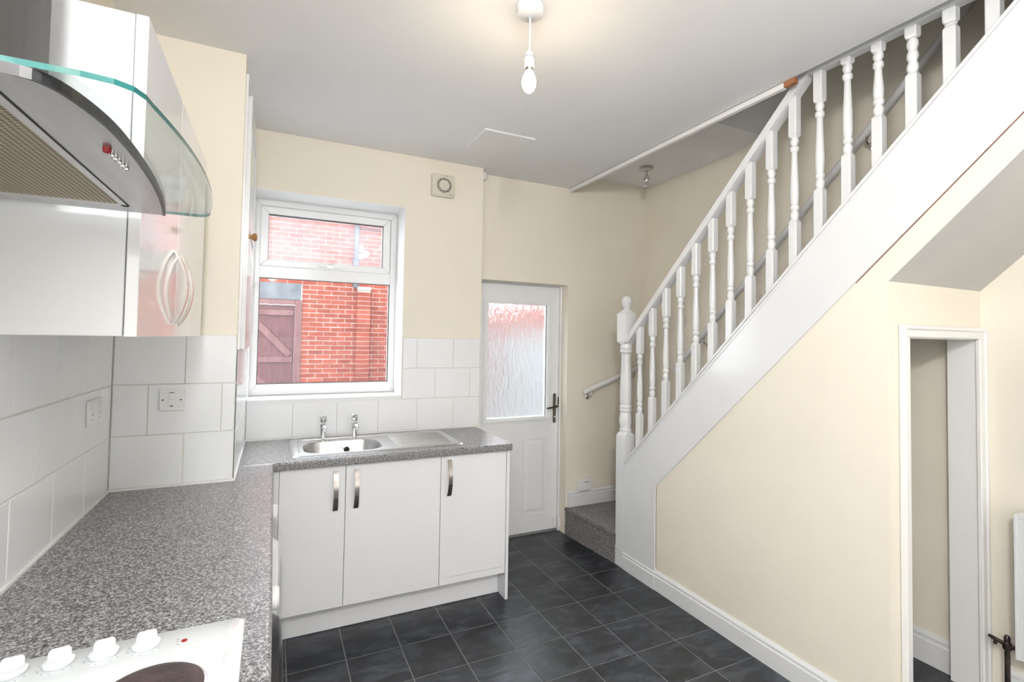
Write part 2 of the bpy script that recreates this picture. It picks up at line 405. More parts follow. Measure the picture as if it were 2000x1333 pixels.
# skirting boards
def skirting(name, pts, mat='white_gloss', h=0.118, t=0.016, label=None):
    """pts: list of two (x,y) ends, board grows to the left of travel"""
    (x0, y0, z0), (x1, y1, z1) = pts
    d = Vector((x1-x0, y1-y0, 0)).normalized(); n = Vector((-d.y, d.x, 0))
    prof = [(0, 0), (t, 0), (t, h*0.72), (t*0.72, h*0.76), (t*0.72, h*0.84), (t*0.85, h*0.87), (t*0.5, h*0.95), (t*0.3, h), (0, h)]
    rings = []
    for P in ((x0, y0, z0), (x1, y1, z1)):
        rings.append([(P[0]+n.x*a, P[1]+n.y*a, P[2]+b) for a, b in prof])
    o = obj(name, MB().loft(rings), mat)
    return struct(o, label)
skirting('baseboard_understairs', [(XS, YA, 0), (XS, 2.44, 0)][::1], label='white skirting board along the wall under the stairs')
skirting('baseboard_string', [(XS-0.004, 2.44, 0), (XS-0.004, 2.745, 0)], label='short white skirting block beside the newel post')
skirting('baseboard_right', [(XR, YB, 0), (XR, 1.055, 0)], h=0.15, label='white skirting board on the right wall')
skirting('baseboard_cupboard', [(XR, YA+0.1, 0), (XR, 2.2, 0)], h=0.15, label='white skirting inside the cupboard')
skirting('baseboard_stair', [(XR, YD, 0.212), (2.135, YD, 0.212)], h=0.122, label='white skirting above the first carpeted step')

# cupboard lining and architrave
tr = MB()
lin = obj('trim_cupboard', MB().box(OX1, OX1+0.02, YA, YA+0.105, 0, OZ1+0.02).box(OX0-0.02, OX0, YA, YA+0.105, 0, OZ1+0.02).box(OX0, OX1, YA, YA+0.105, OZ1, OZ1+0.02), 'white_satin')
struct(lin, 'white painted lining and architrave of the cupboard opening')
def archi(mb_pts, name):
    return obj(name, mb_pts, 'white_satin', lin, bevel=0.004)
archi(MB().box(OX0-0.046, OX0+0.002, YA-0.02, YA, 0, OZ1+0.004), 'architrave')
archi(MB().box(OX1-0.006, OX1+0.05, YA-0.02, YA, 0, OZ1+0.004), 'architrave')
archi(MB().box(OX1+0.03, OX1+0.052, YA-0.026, YA-0.001, 0, OZ1+0.0535), 'architrave_bead')
archi(MB().box(OX0-0.048, OX0-0.030, YA-0.026, YA-0.001, 0, OZ1+0.0535), 'architrave_bead')
archi(MB().box(OX0-0.046, OX1+0.05, YA-0.02, YA, OZ1+0.004, OZ1+0.053), 'architrave')
archi(MB().box(OX0-0.0485, OX1+0.0525, YA-0.0265, YA-0.001, OZ1+0.036, OZ1+0.055), 'architrave_bead')

# ceiling-edge trim at the stair opening
m = MB().box(XE-0.006, XE+0.02, 1.53, YD, ZC-0.030, ZC-0.004)
t = struct(obj('trim_ceiling', m, 'white_satin', bevel=0.002), 'white edging strip along the ceiling opening')
obj('timber_edge', MB().box(XE, XE+0.018, 1.50, YD-0.01, ZC-0.006, ZC+0.05), 'joint_brown', t)
obj('timber_block', MB().box(XE-0.004, XE+0.02, 1.475, 1.529, ZC-0.028, ZC-0.002), 'raw_timber', t)
m = MB().box(XE+0.066, XE+0.118, 0.14, 1.46, 2.783, 2.86)
struct(obj('trim_balustrade', m, 'white_gloss', bevel=0.002), 'white fixing board above the upper balusters')

# ------------------------------------------------------------------ wall tiles
Z0, Z1, Z2, Z3 = 0.928, 1.131, 1.334, 1.538
def tile_run(parent, plane, pos, spans, sign):
    """spans: rows (z0, z1, a0, a1, first joint, pitch)"""
    th = 0.006; g = 0.0018
    for (z0, z1, a0, a1, j0, p) in spans:
        edges = [a0]; k = math.ceil((a0 + 0.012 - j0)/p)
        while j0 + k*p < a1 - 0.012: edges.append(j0 + k*p); k += 1
        edges.append(a1)
        for a, b in zip(edges, edges[1:]):
            a, b = a+g, b-g; zz0, zz1 = z0+g, z1-g
            lo, hi = (pos, pos+sign*th) if sign > 0 else (pos+sign*th, pos)
            mb = MB().box(lo, hi, a, b, zz0, zz1) if plane == 'x' else MB().box(a, b, lo, hi, zz0, zz1)
            obj('tile', mb, 'white_tile', parent, bevel=0.0012)
def grout(parent, *boxes):
    mb = MB()
    for b in boxes: mb.box(*b)
    obj('grout', mb, 'grout_wall', parent)
gt = 0.0042
tile_run(wall_window, 'y', YW, [(Z0, Z1, XC+0.007, XK-0.004, 0.110, 0.2535), (Z1, Z2, WX1+0.004, XK-0.004, 0.991, 0.2525), (Z2, Z3, WX1+0.004, XK-0.004, 0.864, 0.2545)], -1)
grout(wall_window, (XC+0.007, XK-0.004, YW-gt, YW, Z0-0.008, Z1), (WX1+0.004, XK-0.004, YW-gt, YW, Z1, Z3))
tile_run(wall_chimney, 'y', YC, [(Z0, Z1, XL+0.007, XC, -0.326, 0.2535), (Z1, Z2, XL+0.007, XC, -0.452, 0.256), (Z2, Z3, XL+0.007, XC, -0.329, 0.2535)], -1)
grout(wall_chimney, (XL+0.006, XC, YC-gt, YC, Z0-0.008, Z3))
tile_run(wall_chimney, 'x', XC, [(Z0, Z1, YC-0.006, YW-0.007, 2.66, 0.2535), (Z1, Z2, YC-0.006, YW-0.007, 2.56, 0.2535), (Z2, 1.472, YC-0.006, YW-0.007, 2.66, 0.2535)], 1)
grout(wall_chimney, (XC, XC+gt, YC-gt, YW, Z0-0.008, 1.472))
tile_run(wall_left, 'x', XL, [(Z0, Z1, 0.32, YC-0.007, 1.622, 0.269), (Z1, Z2, 0.32, YC-0.007, 1.745, 0.269), (Z2, Z3, 0.32, YC-0.007, 1.607, 0.269)], 1)
grout(wall_left, (XL, XL+gt, 0.32, YC-gt, Z0-0.008, Z3))
obj('sealant', MB().box(XC+0.004, XC+0.011, YC, YW, ZT, ZT+0.012).box(XC, XK-0.01, YW-0.013, YW-0.004, ZT, ZT+0.008).box(XL, XC+0.011, YC-0.013, YC-0.004, ZT, ZT+0.008), 'sealant', wall_chimney)
obj('sealant', MB().box(XL+0.004, XL+0.013, 0.34, YC-0.01, ZT, ZT+0.008), 'sealant', wall_left)

# ------------------------------------------------------------------ window
win = bpy.data.objects.new('window_1', None); COL.objects.link(win); win.location = (0.31, 3.54, WZ0); struct(win, 'white plastic window with a top-hung vent over a fixed pane')
FY0, FY1 = 3.525, 3.59
def frame(name, x0, x1, z0, z1, w, y0, y1, parent, mat='upvc', bev=0.004, wb=None, wt=None):
    wb = wb or w; wt = wt or w
    mb = MB().prism([(x0, z0), (x0+w, z0+wb), (x0+w, z1-wt), (x0, z1)], 'y', y0, y1)
    mb.prism([(x1, z0), (x1, z1), (x1-w, z1-wt), (x1-w, z0+wb)], 'y', y0, y1)
    mb.prism([(x0, z0), (x1, z0), (x1-w, z0+wb), (x0+w, z0+wb)], 'y', y0, y1)
    mb.prism([(x0, z1), (x0+w, z1-wt), (x1-w, z1-wt), (x1, z1)], 'y', y0, y1)
    return obj(name, mb, mat, parent, bevel=bev)
frame('frame', WX0, WX1, WZ0+0.008, WZ1, 0.044, FY0, FY1, win, wb=0.07)
obj('transom', MB().box(WX0+0.04, WX1-0.04, FY0, FY1, 1.906, 1.985), 'upvc', win, bevel=0.004)
sash = frame('sash', WX0+0.040, WX1-0.050, 1.980, 2.362, 0.048, FY0-0.014, FY1-0.01, win, wb=0.042)
obj('pane', MB().add([(WX0+0.080, 3.552, 2.015), (WX1-0.095, 3.552, 2.015), (WX1-0.095, 3.552, 2.318), (WX0+0.080, 3.552, 2.318)], [(0, 1, 2, 3)]), 'misted_glass', sash)
frame('gasket', WX0+0.086, WX1-0.096, 2.020, 2.314, 0.004, FY0-0.008, 3.550, sash, 'rubber_black', 0)
obj('pane', MB().add([(WX0+0.042, 3.558, 1.225), (WX1-0.042, 3.558, 1.225), (WX1-0.042, 3.558, 1.91), (WX0+0.042, 3.558, 1.91)], [(0, 1, 2, 3)]), 'window_glass', win)
frame('gasket', WX0+0.043, WX1-0.043, 1.228, 1.907, 0.004, FY0+0.004, 3.556, win, 'rubber_black', 0)
hd = obj('handle', MB().box(0.245, 0.40, FY0-0.03, FY0-0.020, 1.992, 2.004), 'plastic_white', win, bevel=0.003)
obj('handle_base', MB().box(0.300, 0.345, FY0-0.034, FY0-0.012, 1.988, 2.014), 'chrome', hd, bevel=0.003)
sill = struct(obj('window_sill', MB().box(XC+0.007, WX1, YW-0.006, FY0+0.03, WZ0-0.024, WZ0+0.006), 'white_gloss', bevel=0.003), 'white window board at the foot of the window')
m = MB().box(WX0-0.003, WX0+0.003, YW, FY0, WZ0, WZ1).box(WX1-0.003, WX1+0.002, YW-0.001, FY0, WZ0, WZ1).box(WX0, WX1, YW-0.001, FY0, WZ1-0.004, WZ1+0.001)
struct(obj('trim_reveal', m, 'white_satin'), 'white painted window reveal')

# ------------------------------------------------------------------ back door
DY = 3.52
door = bpy.data.objects.new('door_1', None); COL.objects.link(door); door.location = (1.72, DY+0.02, 0); struct(door, 'white half-glazed back door with obscure glass')
m = MB().box(2.1035, DX1+0.0, DY-0.02, DY+0.06, 0, DZ1).box(DX0, 1.343, DY-0.02, DY+0.06, 0, DZ1).box(DX0, DX1, DY-0.01, DY+0.06, 1.969, DZ1)
obj('door_frame', m, 'upvc', door, bevel=0.002)
LX0, LX1, LZ0, LZ1 = 1.345, 2.101, 0.018, 1.9665
gx0, gx1, gz0, gz1 = 1.458, 1.990, 0.924, 1.823
leaf = obj('door_leaf', MB().box(LX0, gx0, DY, DY+0.044, LZ0, LZ1).box(gx1, LX1, DY, DY+0.044, LZ0, LZ1).box(gx0, gx1, DY, DY+0.044, LZ0, gz0).box(gx0, gx1, DY, DY+0.044, gz1, LZ1), 'upvc', door)
def mitred(mb, x0, x1, z0, z1, w, y0, y1):
    mb.prism([(x0, z0), (x0+w, z0+w), (x0+w, z1-w), (x0, z1)], 'y', y0, y1)
    mb.prism([(x1, z0), (x1, z1), (x1-w, z1-w), (x1-w, z0+w)], 'y', y0, y1)
    mb.prism([(x0, z0), (x1, z0), (x1-w, z0+w), (x0+w, z0+w)], 'y', y0, y1)
    mb.prism([(x0, z1), (x0+w, z1-w), (x1-w, z1-w), (x1, z1)], 'y', y0, y1)
    return mb
def ring_frame(name, x0, x1, z0, z1, w, y0, y1, parent, mat='upvc'):
    mb = MB()
    for (a, ww, b) in ((0, w*0.26, y0+0.007), (w*0.26, w*0.34, y0), (w*0.60, w*0.40, y0+0.004)):
        mitred(mb, x0+a, x1-a, z0+a, z1-a, ww, b, y1)
    return obj(name, mb, mat, parent)
ring_frame('glazing_bead', gx0-0.022, gx1+0.040, gz0-0.034, gz1+0.026, 0.034, DY-0.016, DY+0.02, door)
obj('bead_fill', mitred(MB(), gx0-0.012, gx1+0.012, gz0-0.012, gz1+0.008, 0.0135, DY-0.004, DY+0.012), 'upvc', door)
obj('pane', MB().box(gx0-0.006, gx1+0.006, DY+0.014, DY+0.024, gz0-0.006, gz1+0.006), 'obscure_glass', door)
obj('gasket', MB().box(gx1-0.006, gx1-0.0025, DY+0.004, DY+0.014, gz0, gz1).box(gx0, gx1, DY+0.008, DY+0.014, gz1-0.008, gz1-0.004), 'print_grey', door)
for (px0, px1) in ((1.784, 2.006), (1.440, 1.662)):
    pz0, pz1 = 0.150, 0.757
    pm = obj('door_panel', MB().loft([[(px0+0.05, DY-0.007, pz0+0.05), (px1-0.05, DY-0.007, pz0+0.05), (px1-0.05, DY-0.007, pz1-0.05), (px0+0.05, DY-0.007, pz1-0.05)],
        [(px0+0.018, DY+0.001, pz0+0.018), (px1-0.018, DY+0.001, pz0+0.018), (px1-0.018, DY+0.001, pz1-0.018), (px0+0.018, DY+0.001, pz1-0.018)]]), 'upvc', door)
    mo = MB()
    for a, y in ((0, DY-0.006), (0.009, DY-0.003)):
        mitred(mo, px0+a, px1-a, pz0+a, pz1-a, 0.009, y, DY+0.001)
    obj('moulding', mo, 'upvc', pm)
hp = obj('handle_plate', MB().prism(rrect(2.0535, 2.0795, 0.865, 1.104, 0.0125, 4), 'y', DY-0.010, DY), 'dark_bronze', door, bevel=0.002)
hl = MB().tube([(2.067, DY-0.008, 1.003), (2.067, DY-0.046, 1.003)], 0.009).tube([(2.075, DY-0.05, 1.004), (2.060, DY-0.052, 1.003), (2.03, DY-0.050, 0.999), (1.995, DY-0.050, 0.993), (1.972, DY-0.048, 0.992)], [0.009, 0.0095, 0.008, 0.0075, 0.006])
obj('lever', hl, 'dark_bronze', hp, smooth=True)
obj('key_cylinder', MB().lathe([(0.009, 0), (0.009, -0.012), (0.006, -0.013)], (2.066, DY-0.009, 0.915), 12, 'y'), 'chrome', hp)
obj('lock_latch', MB().box(2.0985, 2.1045, DY-0.012, DY+0.002, 1.01, 1.07), 'dark_slot', door)
cs = tag(obj('door_contact', MB().prism(rrect(2.066, 2.092, 0.03, 0.105, 0.004, 2), 'y', DY-0.016, DY), 'plastic_white', bevel=0.002), 'small white contact block at the foot of the back door', 'door contact', 'door contact pair')
cs2 = tag(obj('door_contact', MB().prism(rrect(2.1055, 2.1265, 0.03, 0.108, 0.004, 2), 'y', DY-0.032, DY-0.02), 'plastic_white', bevel=0.002), 'small white contact block on the foot of the door frame', 'door contact', 'door contact pair')
struct(obj('threshold', MB().box(DX0, DX1, DY-0.005, YO, 0, 0.016), 'print_grey'), 'grey threshold strip under the back door')

# ------------------------------------------------------------------ yard
yard = struct(obj('ground', MB().box(-6, 9, YO+0.01, 14, -0.2, -0.08), 'yard_concrete'), 'grey concrete back yard')
YBK = 8.8
bw = obj('brick_wall', MB().box(0.385, 3.3, YBK+0.006, YBK+0.22, -0.08, 3.9).box(-3.0, 0.385, YBK+0.006, YBK+0.22, 2.385, 3.9).box(-3.0, -0.62, YBK+0.006, YBK+0.22, -0.08, 2.385), 'mortar')
tag(bw, 'red brick yard wall seen through the window', 'wall')
CP, BP = 0.0762, 0.2255
brick_me = MB().box(-0.108, 0.108, -0.0, 0.02, 0.0, 0.066).mesh('brick', 'red_brick', bevel=0.002)
half_me = MB().box(-0.0515, 0.0515, -0.0, 0.02, 0.0, 0.066).mesh('brick_half', 'red_brick', bevel=0.002)
rest = MB(); nb = 0
for r in range(0, 52):
    z = -0.06 + r*CP
    off = (0, 0.5)[r % 2]*BP + 0.0
    for c in range(-12, 14):
        x = 0.50 + off + c*BP
        if x > 3.2: continue
        if z < 2.385-0.02 and -0.62 < x - 0.108 and x - 0.108 < 0.38:
            if x + 0.108 > 0.39+0.06 and x < 0.50:   # half brick beside the gate frame
                xm = (0.392 + x + 0.108)/2; w = x + 0.108 - 0.392
                if z > 0.66 and abs(w-0.103) < 0.04: link('brick', half_me, bw, (xm, YBK, z)); nb += 1
                else: rest.box(0.392, x+0.108, YBK, YBK+0.02, z, z+0.066)
            continue
        if z < 2.385-0.02 and x - 0.108 <= -0.62 and x+0.108 > -0.62: continue
        if 0.72 < z < 3.45 and -0.20 < x < 1.86 and nb < 262:
            dz = random.uniform(-0.0015, 0.0015)
            link('brick', brick_me, bw, (x, YBK + random.uniform(-0.003, 0.003), z+dz)); nb += 1
        else: rest.box(x-0.108, x+0.108, YBK, YBK+0.02, z, z+0.066)
stuff(obj('brickwork', rest, 'red_brick', bw))
pier = obj('brick_pier', MB().box(1.249, 1.46, YBK-0.079, YBK-0.008, -0.08, 2.33), 'mortar'); tag(pier, 'narrow brick pier standing against the yard wall', 'pier')
pier_me = MB().box(-0.110, 0.110, -0.083, -0.006, 0.0, 0.066).mesh('brick', 'red_brick', bevel=0.002)
for r in range(0, 32):
    z = -0.06 + r*CP
    if z > 2.3: break
    link('brick', pier_me, pier, (1.354, YBK-0.002, z))
obj('cap', MB().box(1.24, 1.468, YBK-0.095, YBK-0.008, 2.33, 2.385), 'render_grey', pier)
tag(obj('lintel', MB().box(-1.1, 0.372, YBK-0.02, YBK+0.1, 2.118, 2.385), 'lintel_grey', bevel=0.004), 'weathered grey stone lintel above the yard gate', 'lintel')
gate = thing('yard_gate', 'dark red ledged and braced timber gate in the yard wall', 'gate', (-0.15, YBK+0.03, -0.08))
for k in range(8):
    x0 = -0.60 + k*0.1105
    obj('board', MB().box(x0, x0+0.1105, YBK+0.03, YBK+0.055, -0.04, 2.03), 'gate_paint', gate, bevel=0.002)
for z in (0.25, 1.105, 1.86): obj('ledge', MB().box(-0.58, 0.262, YBK+0.005, YBK+0.03, z, z+0.085), 'gate_frame_paint', gate, bevel=0.003)
def brace(xa, za, xb, zb, w=0.10):
    d = Vector((xb-xa, 0, zb-za)).normalized(); n = Vector((-d.z, 0, d.x))*w/2
    pts = [(xa+n.x, za+n.z), (xb+n.x, zb+n.z), (xb-n.x, zb-n.z), (xa-n.x, za-n.z)]
    obj('brace', MB().prism(pts, 'y', YBK+0.008, YBK+0.03), 'gate_frame_paint', gate)
brace(-0.50, 1.98, 0.22, 1.22); brace(-0.50, 1.12, 0.22, 0.36)
gf = tag(obj('gate_frame', MB().box(0.285, 0.388, YBK-0.015, YBK+0.06, -0.08, 2.118).box(-0.62, 0.285, YBK-0.015, YBK+0.06, 2.035, 2.118), 'gate_frame_paint', bevel=0.006), 'faded red timber frame around the yard gate', 'gate frame')
dp = thing('downpipe', 'dark blue-grey downpipe fixed to the upper brick wall', 'downpipe', (1.213, YBK-0.06, 2.37))
obj('pipe', MB().tube([(1.213, YBK-0.06, 2.37), (1.213, YBK-0.06, 4.0)], 0.046, 16), 'downpipe_grey', dp, smooth=True)
for z in (2.80, 3.6): obj('bracket', MB().box(1.15, 1.276, YBK-0.075, YBK, z, z+0.05), 'downpipe_grey', dp, bevel=0.003)
lp = thing('wall_light', 'small white bulkhead light beside the downpipe', 'outdoor light', (1.37, YBK-0.05, 2.9))
obj('arm', MB().tube([(1.27, YBK-0.03, 2.93), (1.34, YBK-0.05, 2.95)], 0.03, 10), 'downpipe_grey', lp)
obj('shade', MB().lathe([(0.02, 0.05), (0.052, 0.03), (0.055, -0.02), (0.03, -0.05), (0.005, -0.055)], (1.368, YBK-0.06, 2.96), 14), 'plastic_white', lp, smooth=True)
tag(obj('ledge_band', MB().box(1.28, 2.6, YBK-0.03, YBK+0.01, 3.375, 3.42), 'gate_paint', bevel=0.004), 'dark red painted band across the upper brick wall', 'ledge')
gw = thing('side_wall', 'pale rendered yard wall with brick top beyond the back door', 'wall', (3.35, 6.2, -0.08))
obj('render', MB().box(3.25, 3.45, YO+0.02, YBK-0.01, -0.08, 1.70), 'render_grey', gw)
obj('brick_top', MB().box(3.25, 3.45, YO+0.02, YBK-0.01, 1.70, 2.22), 'red_brick', gw)

# ------------------------------------------------------------------ worktops
def bullnose(y0, y1, x0, x1, axis, front):
    pass
TH = 0.038
wt = thing('worktop', 'grey speckled worktop under the window holding the sink', 'worktop', (0.6, 2.98, ZT-TH))
yf = 2.672
def nose(y0, z1, th, d, n=5):
    # rounded front profile, points (y, z), front at y0
    r = 0.010; pts = [(d, z1-th), (y0+0.004, z1-th), (y0, z1-th+0.004)]
    for k in range(n+1):
        a = math.pi - (math.pi/2)*k/n; pts.append((y0+r + r*math.cos(a), z1-r + r*math.sin(a)))
    pts.append((d, z1)); return pts
BX0, BX1, BY0, BY1 = 0.135, 0.590, 2.785, 3.125
m = MB().prism(nose(yf, ZT, TH, BY0), 'x', XC+0.003, 1.288)
m.box(XC+0.003, BX0, BY0, YW-0.002, ZT-TH, ZT).box(BX1, 1.288, BY0, YW-0.002, ZT-TH, ZT).box(BX0, BX1, BY1, YW-0.002, ZT-TH, ZT)
obj('slab', m, 'worktop_laminate', wt)
obj('end_strip', MB().box(1.288, 1.2895, yf+0.006, YW-0.004, ZT-TH+0.002, ZT-0.0005), 'worktop_laminate', wt)
wl = thing('worktop', 'grey speckled worktop along the left wall holding the hob', 'worktop', (-0.28, 1.4, ZT-TH))
HX0, HX1, HY0, HY1 = -0.500, -0.075, 0.70, 1.20
pr = [(XL+0.001, ZT-TH), (0.008, ZT-TH), (0.012, ZT-TH+0.004)] + [(0.012-0.010+0.010*math.cos(math.pi/2*k/5), ZT-0.010+0.010*math.sin(math.pi/2*k/5)) for k in range(6)] + [(XL+0.001, ZT)]
edge = [(HX1, ZT-TH)] + pr[1:-1] + [(HX1, ZT)]
m = MB().prism(edge, 'y', 0.32, yf-0.001)
m.box(XL+0.001, HX1, 0.32, HY0, ZT-TH, ZT).box(XL+0.001, HX0, HY0, HY1, ZT-TH, ZT).box(XL+0.001, HX1, HY1, YC-0.005, ZT-TH, ZT).box(XC+0.0062, HX1, YC-0.005, yf-0.001, ZT-TH, ZT)
obj('slab', m, 'worktop_laminate', wl)
obj('joint_strip', MB().box(XC+0.006, 0.012, yf-0.002, yf+0.004, ZT-0.002, ZT+0.0012), 'chrome', wl)

# ------------------------------------------------------------------ sink
zs = ZT + 0.004
sink = thing('sink', 'stainless steel sink with ribbed drainer set into the worktop', 'sink', (0.56, 3.0, ZT))
N = 6
outer = rrect(0.095, 1.020, 2.757, 3.232, 0.035, N)
rim_in = rrect(0.105, 1.010, 2.767, 3.222, 0.030, N)
bo = rrect(0.155, 0.570, 2.803, 3.108, 0.10, N)
b1 = rrect(0.160, 0.565, 2.808, 3.103, 0.097, N)
b2 = rrect(0.172, 0.553, 2.820, 3.091, 0.09, N)
b3 = rrect(0.195, 0.530, 2.843, 3.068, 0.07, N)
rings = [[(x, y, ZT+0.0005) for x, y in outer], [(x, y, zs+0.002) for x, y in rim_in], [(x, y, zs-0.001) for x, y in rrect(0.115, 1.0, 2.777, 3.212, 0.028, N)],
         [(x, y, zs-0.001) for x, y in bo], [(x, y, zs-0.010) for x, y in b1], [(x, y, zs-0.11) for x, y in b2], [(x, y, zs-0.135) for x, y in b3]]
obj('rim', MB().loft(rings[0:3], False, False), 'stainless', sink, smooth=True)
obj('deck', MB().loft(rings[2:4], False, False), 'stainless', sink)
obj('basin', MB().loft(rings[3:], cap0=False), 'stainless', sink, smooth=True)
for k in range(11):
    y = 2.835 + k*0.030; x1 = 0.965 - 0.0*k
    obj('drainer_rib', MB().tube([(0.650, y, zs-0.003), (0.670, y, zs+0.0005), (x1-0.014, y, zs+0.0005), (x1, y, zs-0.003)], 0.0065, 10), 'stainless', sink, smooth=True)
obj('border_groove', MB().tube([(0.135, 2.83, zs-0.001), (0.135, 3.15, zs-0.001), (0.165, 3.185, zs-0.001), (0.97, 3.185, zs-0.001), (0.99, 3.16, zs-0.001), (0.99, 2.81, zs-0.001)], 0.004, 8), 'stainless', sink, smooth=True)
ov = obj('overflow', MB().lathe([(0.016, 0.004), (0.0165, -0.004), (0.011, -0.005), (0.010, 0.002)], (0.402, 3.089, 0.872), 18, 'y'), 'dark_slot', sink)
obj('waste', MB().lathe([(0.035, -0.001), (0.035, 0.003), (0.028, 0.004), (0.024, 0.001)], (0.36, 2.955, zs-0.135), 18), 'chrome', sink, smooth=True)
obj('plug_chain', MB().tube([(0.30, 3.125, zs+0.003), (0.345, 3.105, zs-0.008), (0.375, 3.093, 0.885), (0.398, 3.089, 0.872)], 0.0012, 6).tube([(0.30, 3.115, zs+0.002), (0.305, 3.098, zs-0.02), (0.305, 3.088, 0.80)], 0.0012, 6), 'chrome', sink)
def tap(x, y, label):
    t = thing('tap', label, 'tap', (x, y, ZT), 'pillar taps at the sink')
    obj('body', MB().lathe([(0.022, 0.003), (0.022, 0.008), (0.014, 0.016), (0.013, 0.045), (0.016, 0.085), (0.0175, 0.10), (0.012, 0.106), (0.010, 0.114)], (x, y, ZT), 18), 'chrome', t, smooth=True)
    obj('spout', MB().tube([(x, y-0.006, ZT+0.078), (x+0.002, y-0.035, ZT+0.088), (x+0.003, y-0.060, ZT+0.090), (x+0.004, y-0.078, ZT+0.080), (x+0.004, y-0.080, ZT+0.070)], [0.012, 0.011, 0.011, 0.010, 0.009], 12), 'chrome', t, smooth=True)
    hm = MB(); prof = [(0.013, 0.110), (0.019, 0.116), (0.0205, 0.130), (0.0205, 0.142), (0.017, 0.148)]
    hm.lathe(prof, (x, y, ZT), 8); h = obj('knob', hm, 'chrome', t, bevel=0.0015)
    obj('knob_cap', MB().lathe([(0.014, 0.147), (0.014, 0.149), (0.004, 0.150)], (x, y, ZT), 14), 'white_gloss', h)
tap(0.272, 3.14, 'chrome pillar tap with the plug chain looped at its base')
tap(0.450, 3.14, 'chrome pillar tap on the drainer side of the sink')

# ------------------------------------------------------------------ base cabinets
YF = 2.705
def bow_handle(parent, x, y, z0, z1, axis='y', w=0.022, proj=0.028, sgn=-1):
    n = 12; zc = (z0+z1)/2; top = []; 
    def ring(t):
        z = z0 + (z1-z0)*t; b = math.sin(math.pi*t)**0.75*proj + 0.004; ww = w/2*(1.0 + 0.12*abs(2*t-1)); th = 0.0035
        if axis == 'y': return [(x-ww, y+sgn*b, z), (x+ww, y+sgn*b, z), (x+ww, y+sgn*(b-2*th), z), (x-ww, y+sgn*(b-2*th), z)]
        return [(y+sgn*b, x-ww, z), (y+sgn*b, x+ww, z), (y+sgn*(b-2*th), x+ww, z), (y+sgn*(b-2*th), x-ww, z)]
    h = obj('handle', MB().loft([ring(i/n) for i in range(n+1)]), 'brushed_nickel', parent, smooth=True)
    h['label'] = 'brushed nickel bow handle'
    gm = MB()
    for i in range(5):
        z = zc - 0.028 + i*0.009; b = proj*math.sin(math.pi*(z-z0)/(z1-z0))**0.75 + 0.0046
        for q in (-1, 0, 1):
            a = x + q*w*0.3
            if axis == 'y': gm.box(a-0.0022, a+0.0022, y+sgn*b-0.0004, y+sgn*b+0.0012, z, z+0.0025)
            else: gm.box(y+sgn*b-0.0012, y+sgn*b+0.0004, a-0.0022, a+0.0022, z, z+0.0025)
    obj('dimples', gm, 'chrome', h)
bc = thing('base_cabinet', 'white double base cabinet with two plain doors under the sink', 'cabinet', (0.46, 2.99, 0.15))
obj('body', MB().box(0.04, 0.860, YF+0.02, 3.27, 0.15, 0.77).box(0.04, 0.058, YF+0.02, 3.27, 0.77, ZT-TH-0.004).box(0.842, 0.86, YF+0.02, 3.27, 0.77, ZT-TH-0.004), 'cabinet_white', bc)
obj('filler', MB().box(-0.015, 0.0385, YF+0.002, YF+0.02, 0.157, 0.876), 'cabinet_white', bc)
d = obj('door', MB().box(0.040, 0.3505, YF, YF+0.018, 0.157, 0.876), 'cabinet_white', bc, bevel=0.0012); bow_handle(d, 0.303, YF, 0.648, 0.848)
d = obj('door', MB().box(0.3535, 0.8605, YF, YF+0.018, 0.157, 0.876), 'cabinet_white', bc, bevel=0.0012); bow_handle(d, 0.405, YF, 0.648, 0.848)
bs = thing('base_cabinet', 'white single base cabinet at the end of the run by the back door', 'cabinet', (1.07, 2.99, 0.15))
obj('body', MB().box(0.862, 1.262, YF+0.02, 3.27, 0.15, ZT-TH-0.004), 'cabinet_white', bs)
d = obj('door', MB().box(0.8635, 1.2655, YF, YF+0.018, 0.157, 0.876), 'cabinet_white', bs, bevel=0.0012); bow_handle(d, 0.911, YF, 0.650, 0.852)
obj('door_seam', MB().box(0.905, 1.255, YF-0.0004, YF+0.001, 0.196, 0.1972), 'print_grey', d)
tag(obj('end_panel', MB().box(1.268, 1.286, YF-0.004, YW-0.01, 0.001, ZT-TH-0.001), 'cabinet_white', bevel=0.001), 'white end panel closing the base cabinets beside the door', 'end panel')
tag(obj('plinth', MB().box(0.03, 1.266, 2.80, 2.818, 0.002, 0.148), 'cabinet_white', bevel=0.001), 'white plinth board below the base cabinet doors', 'plinth')

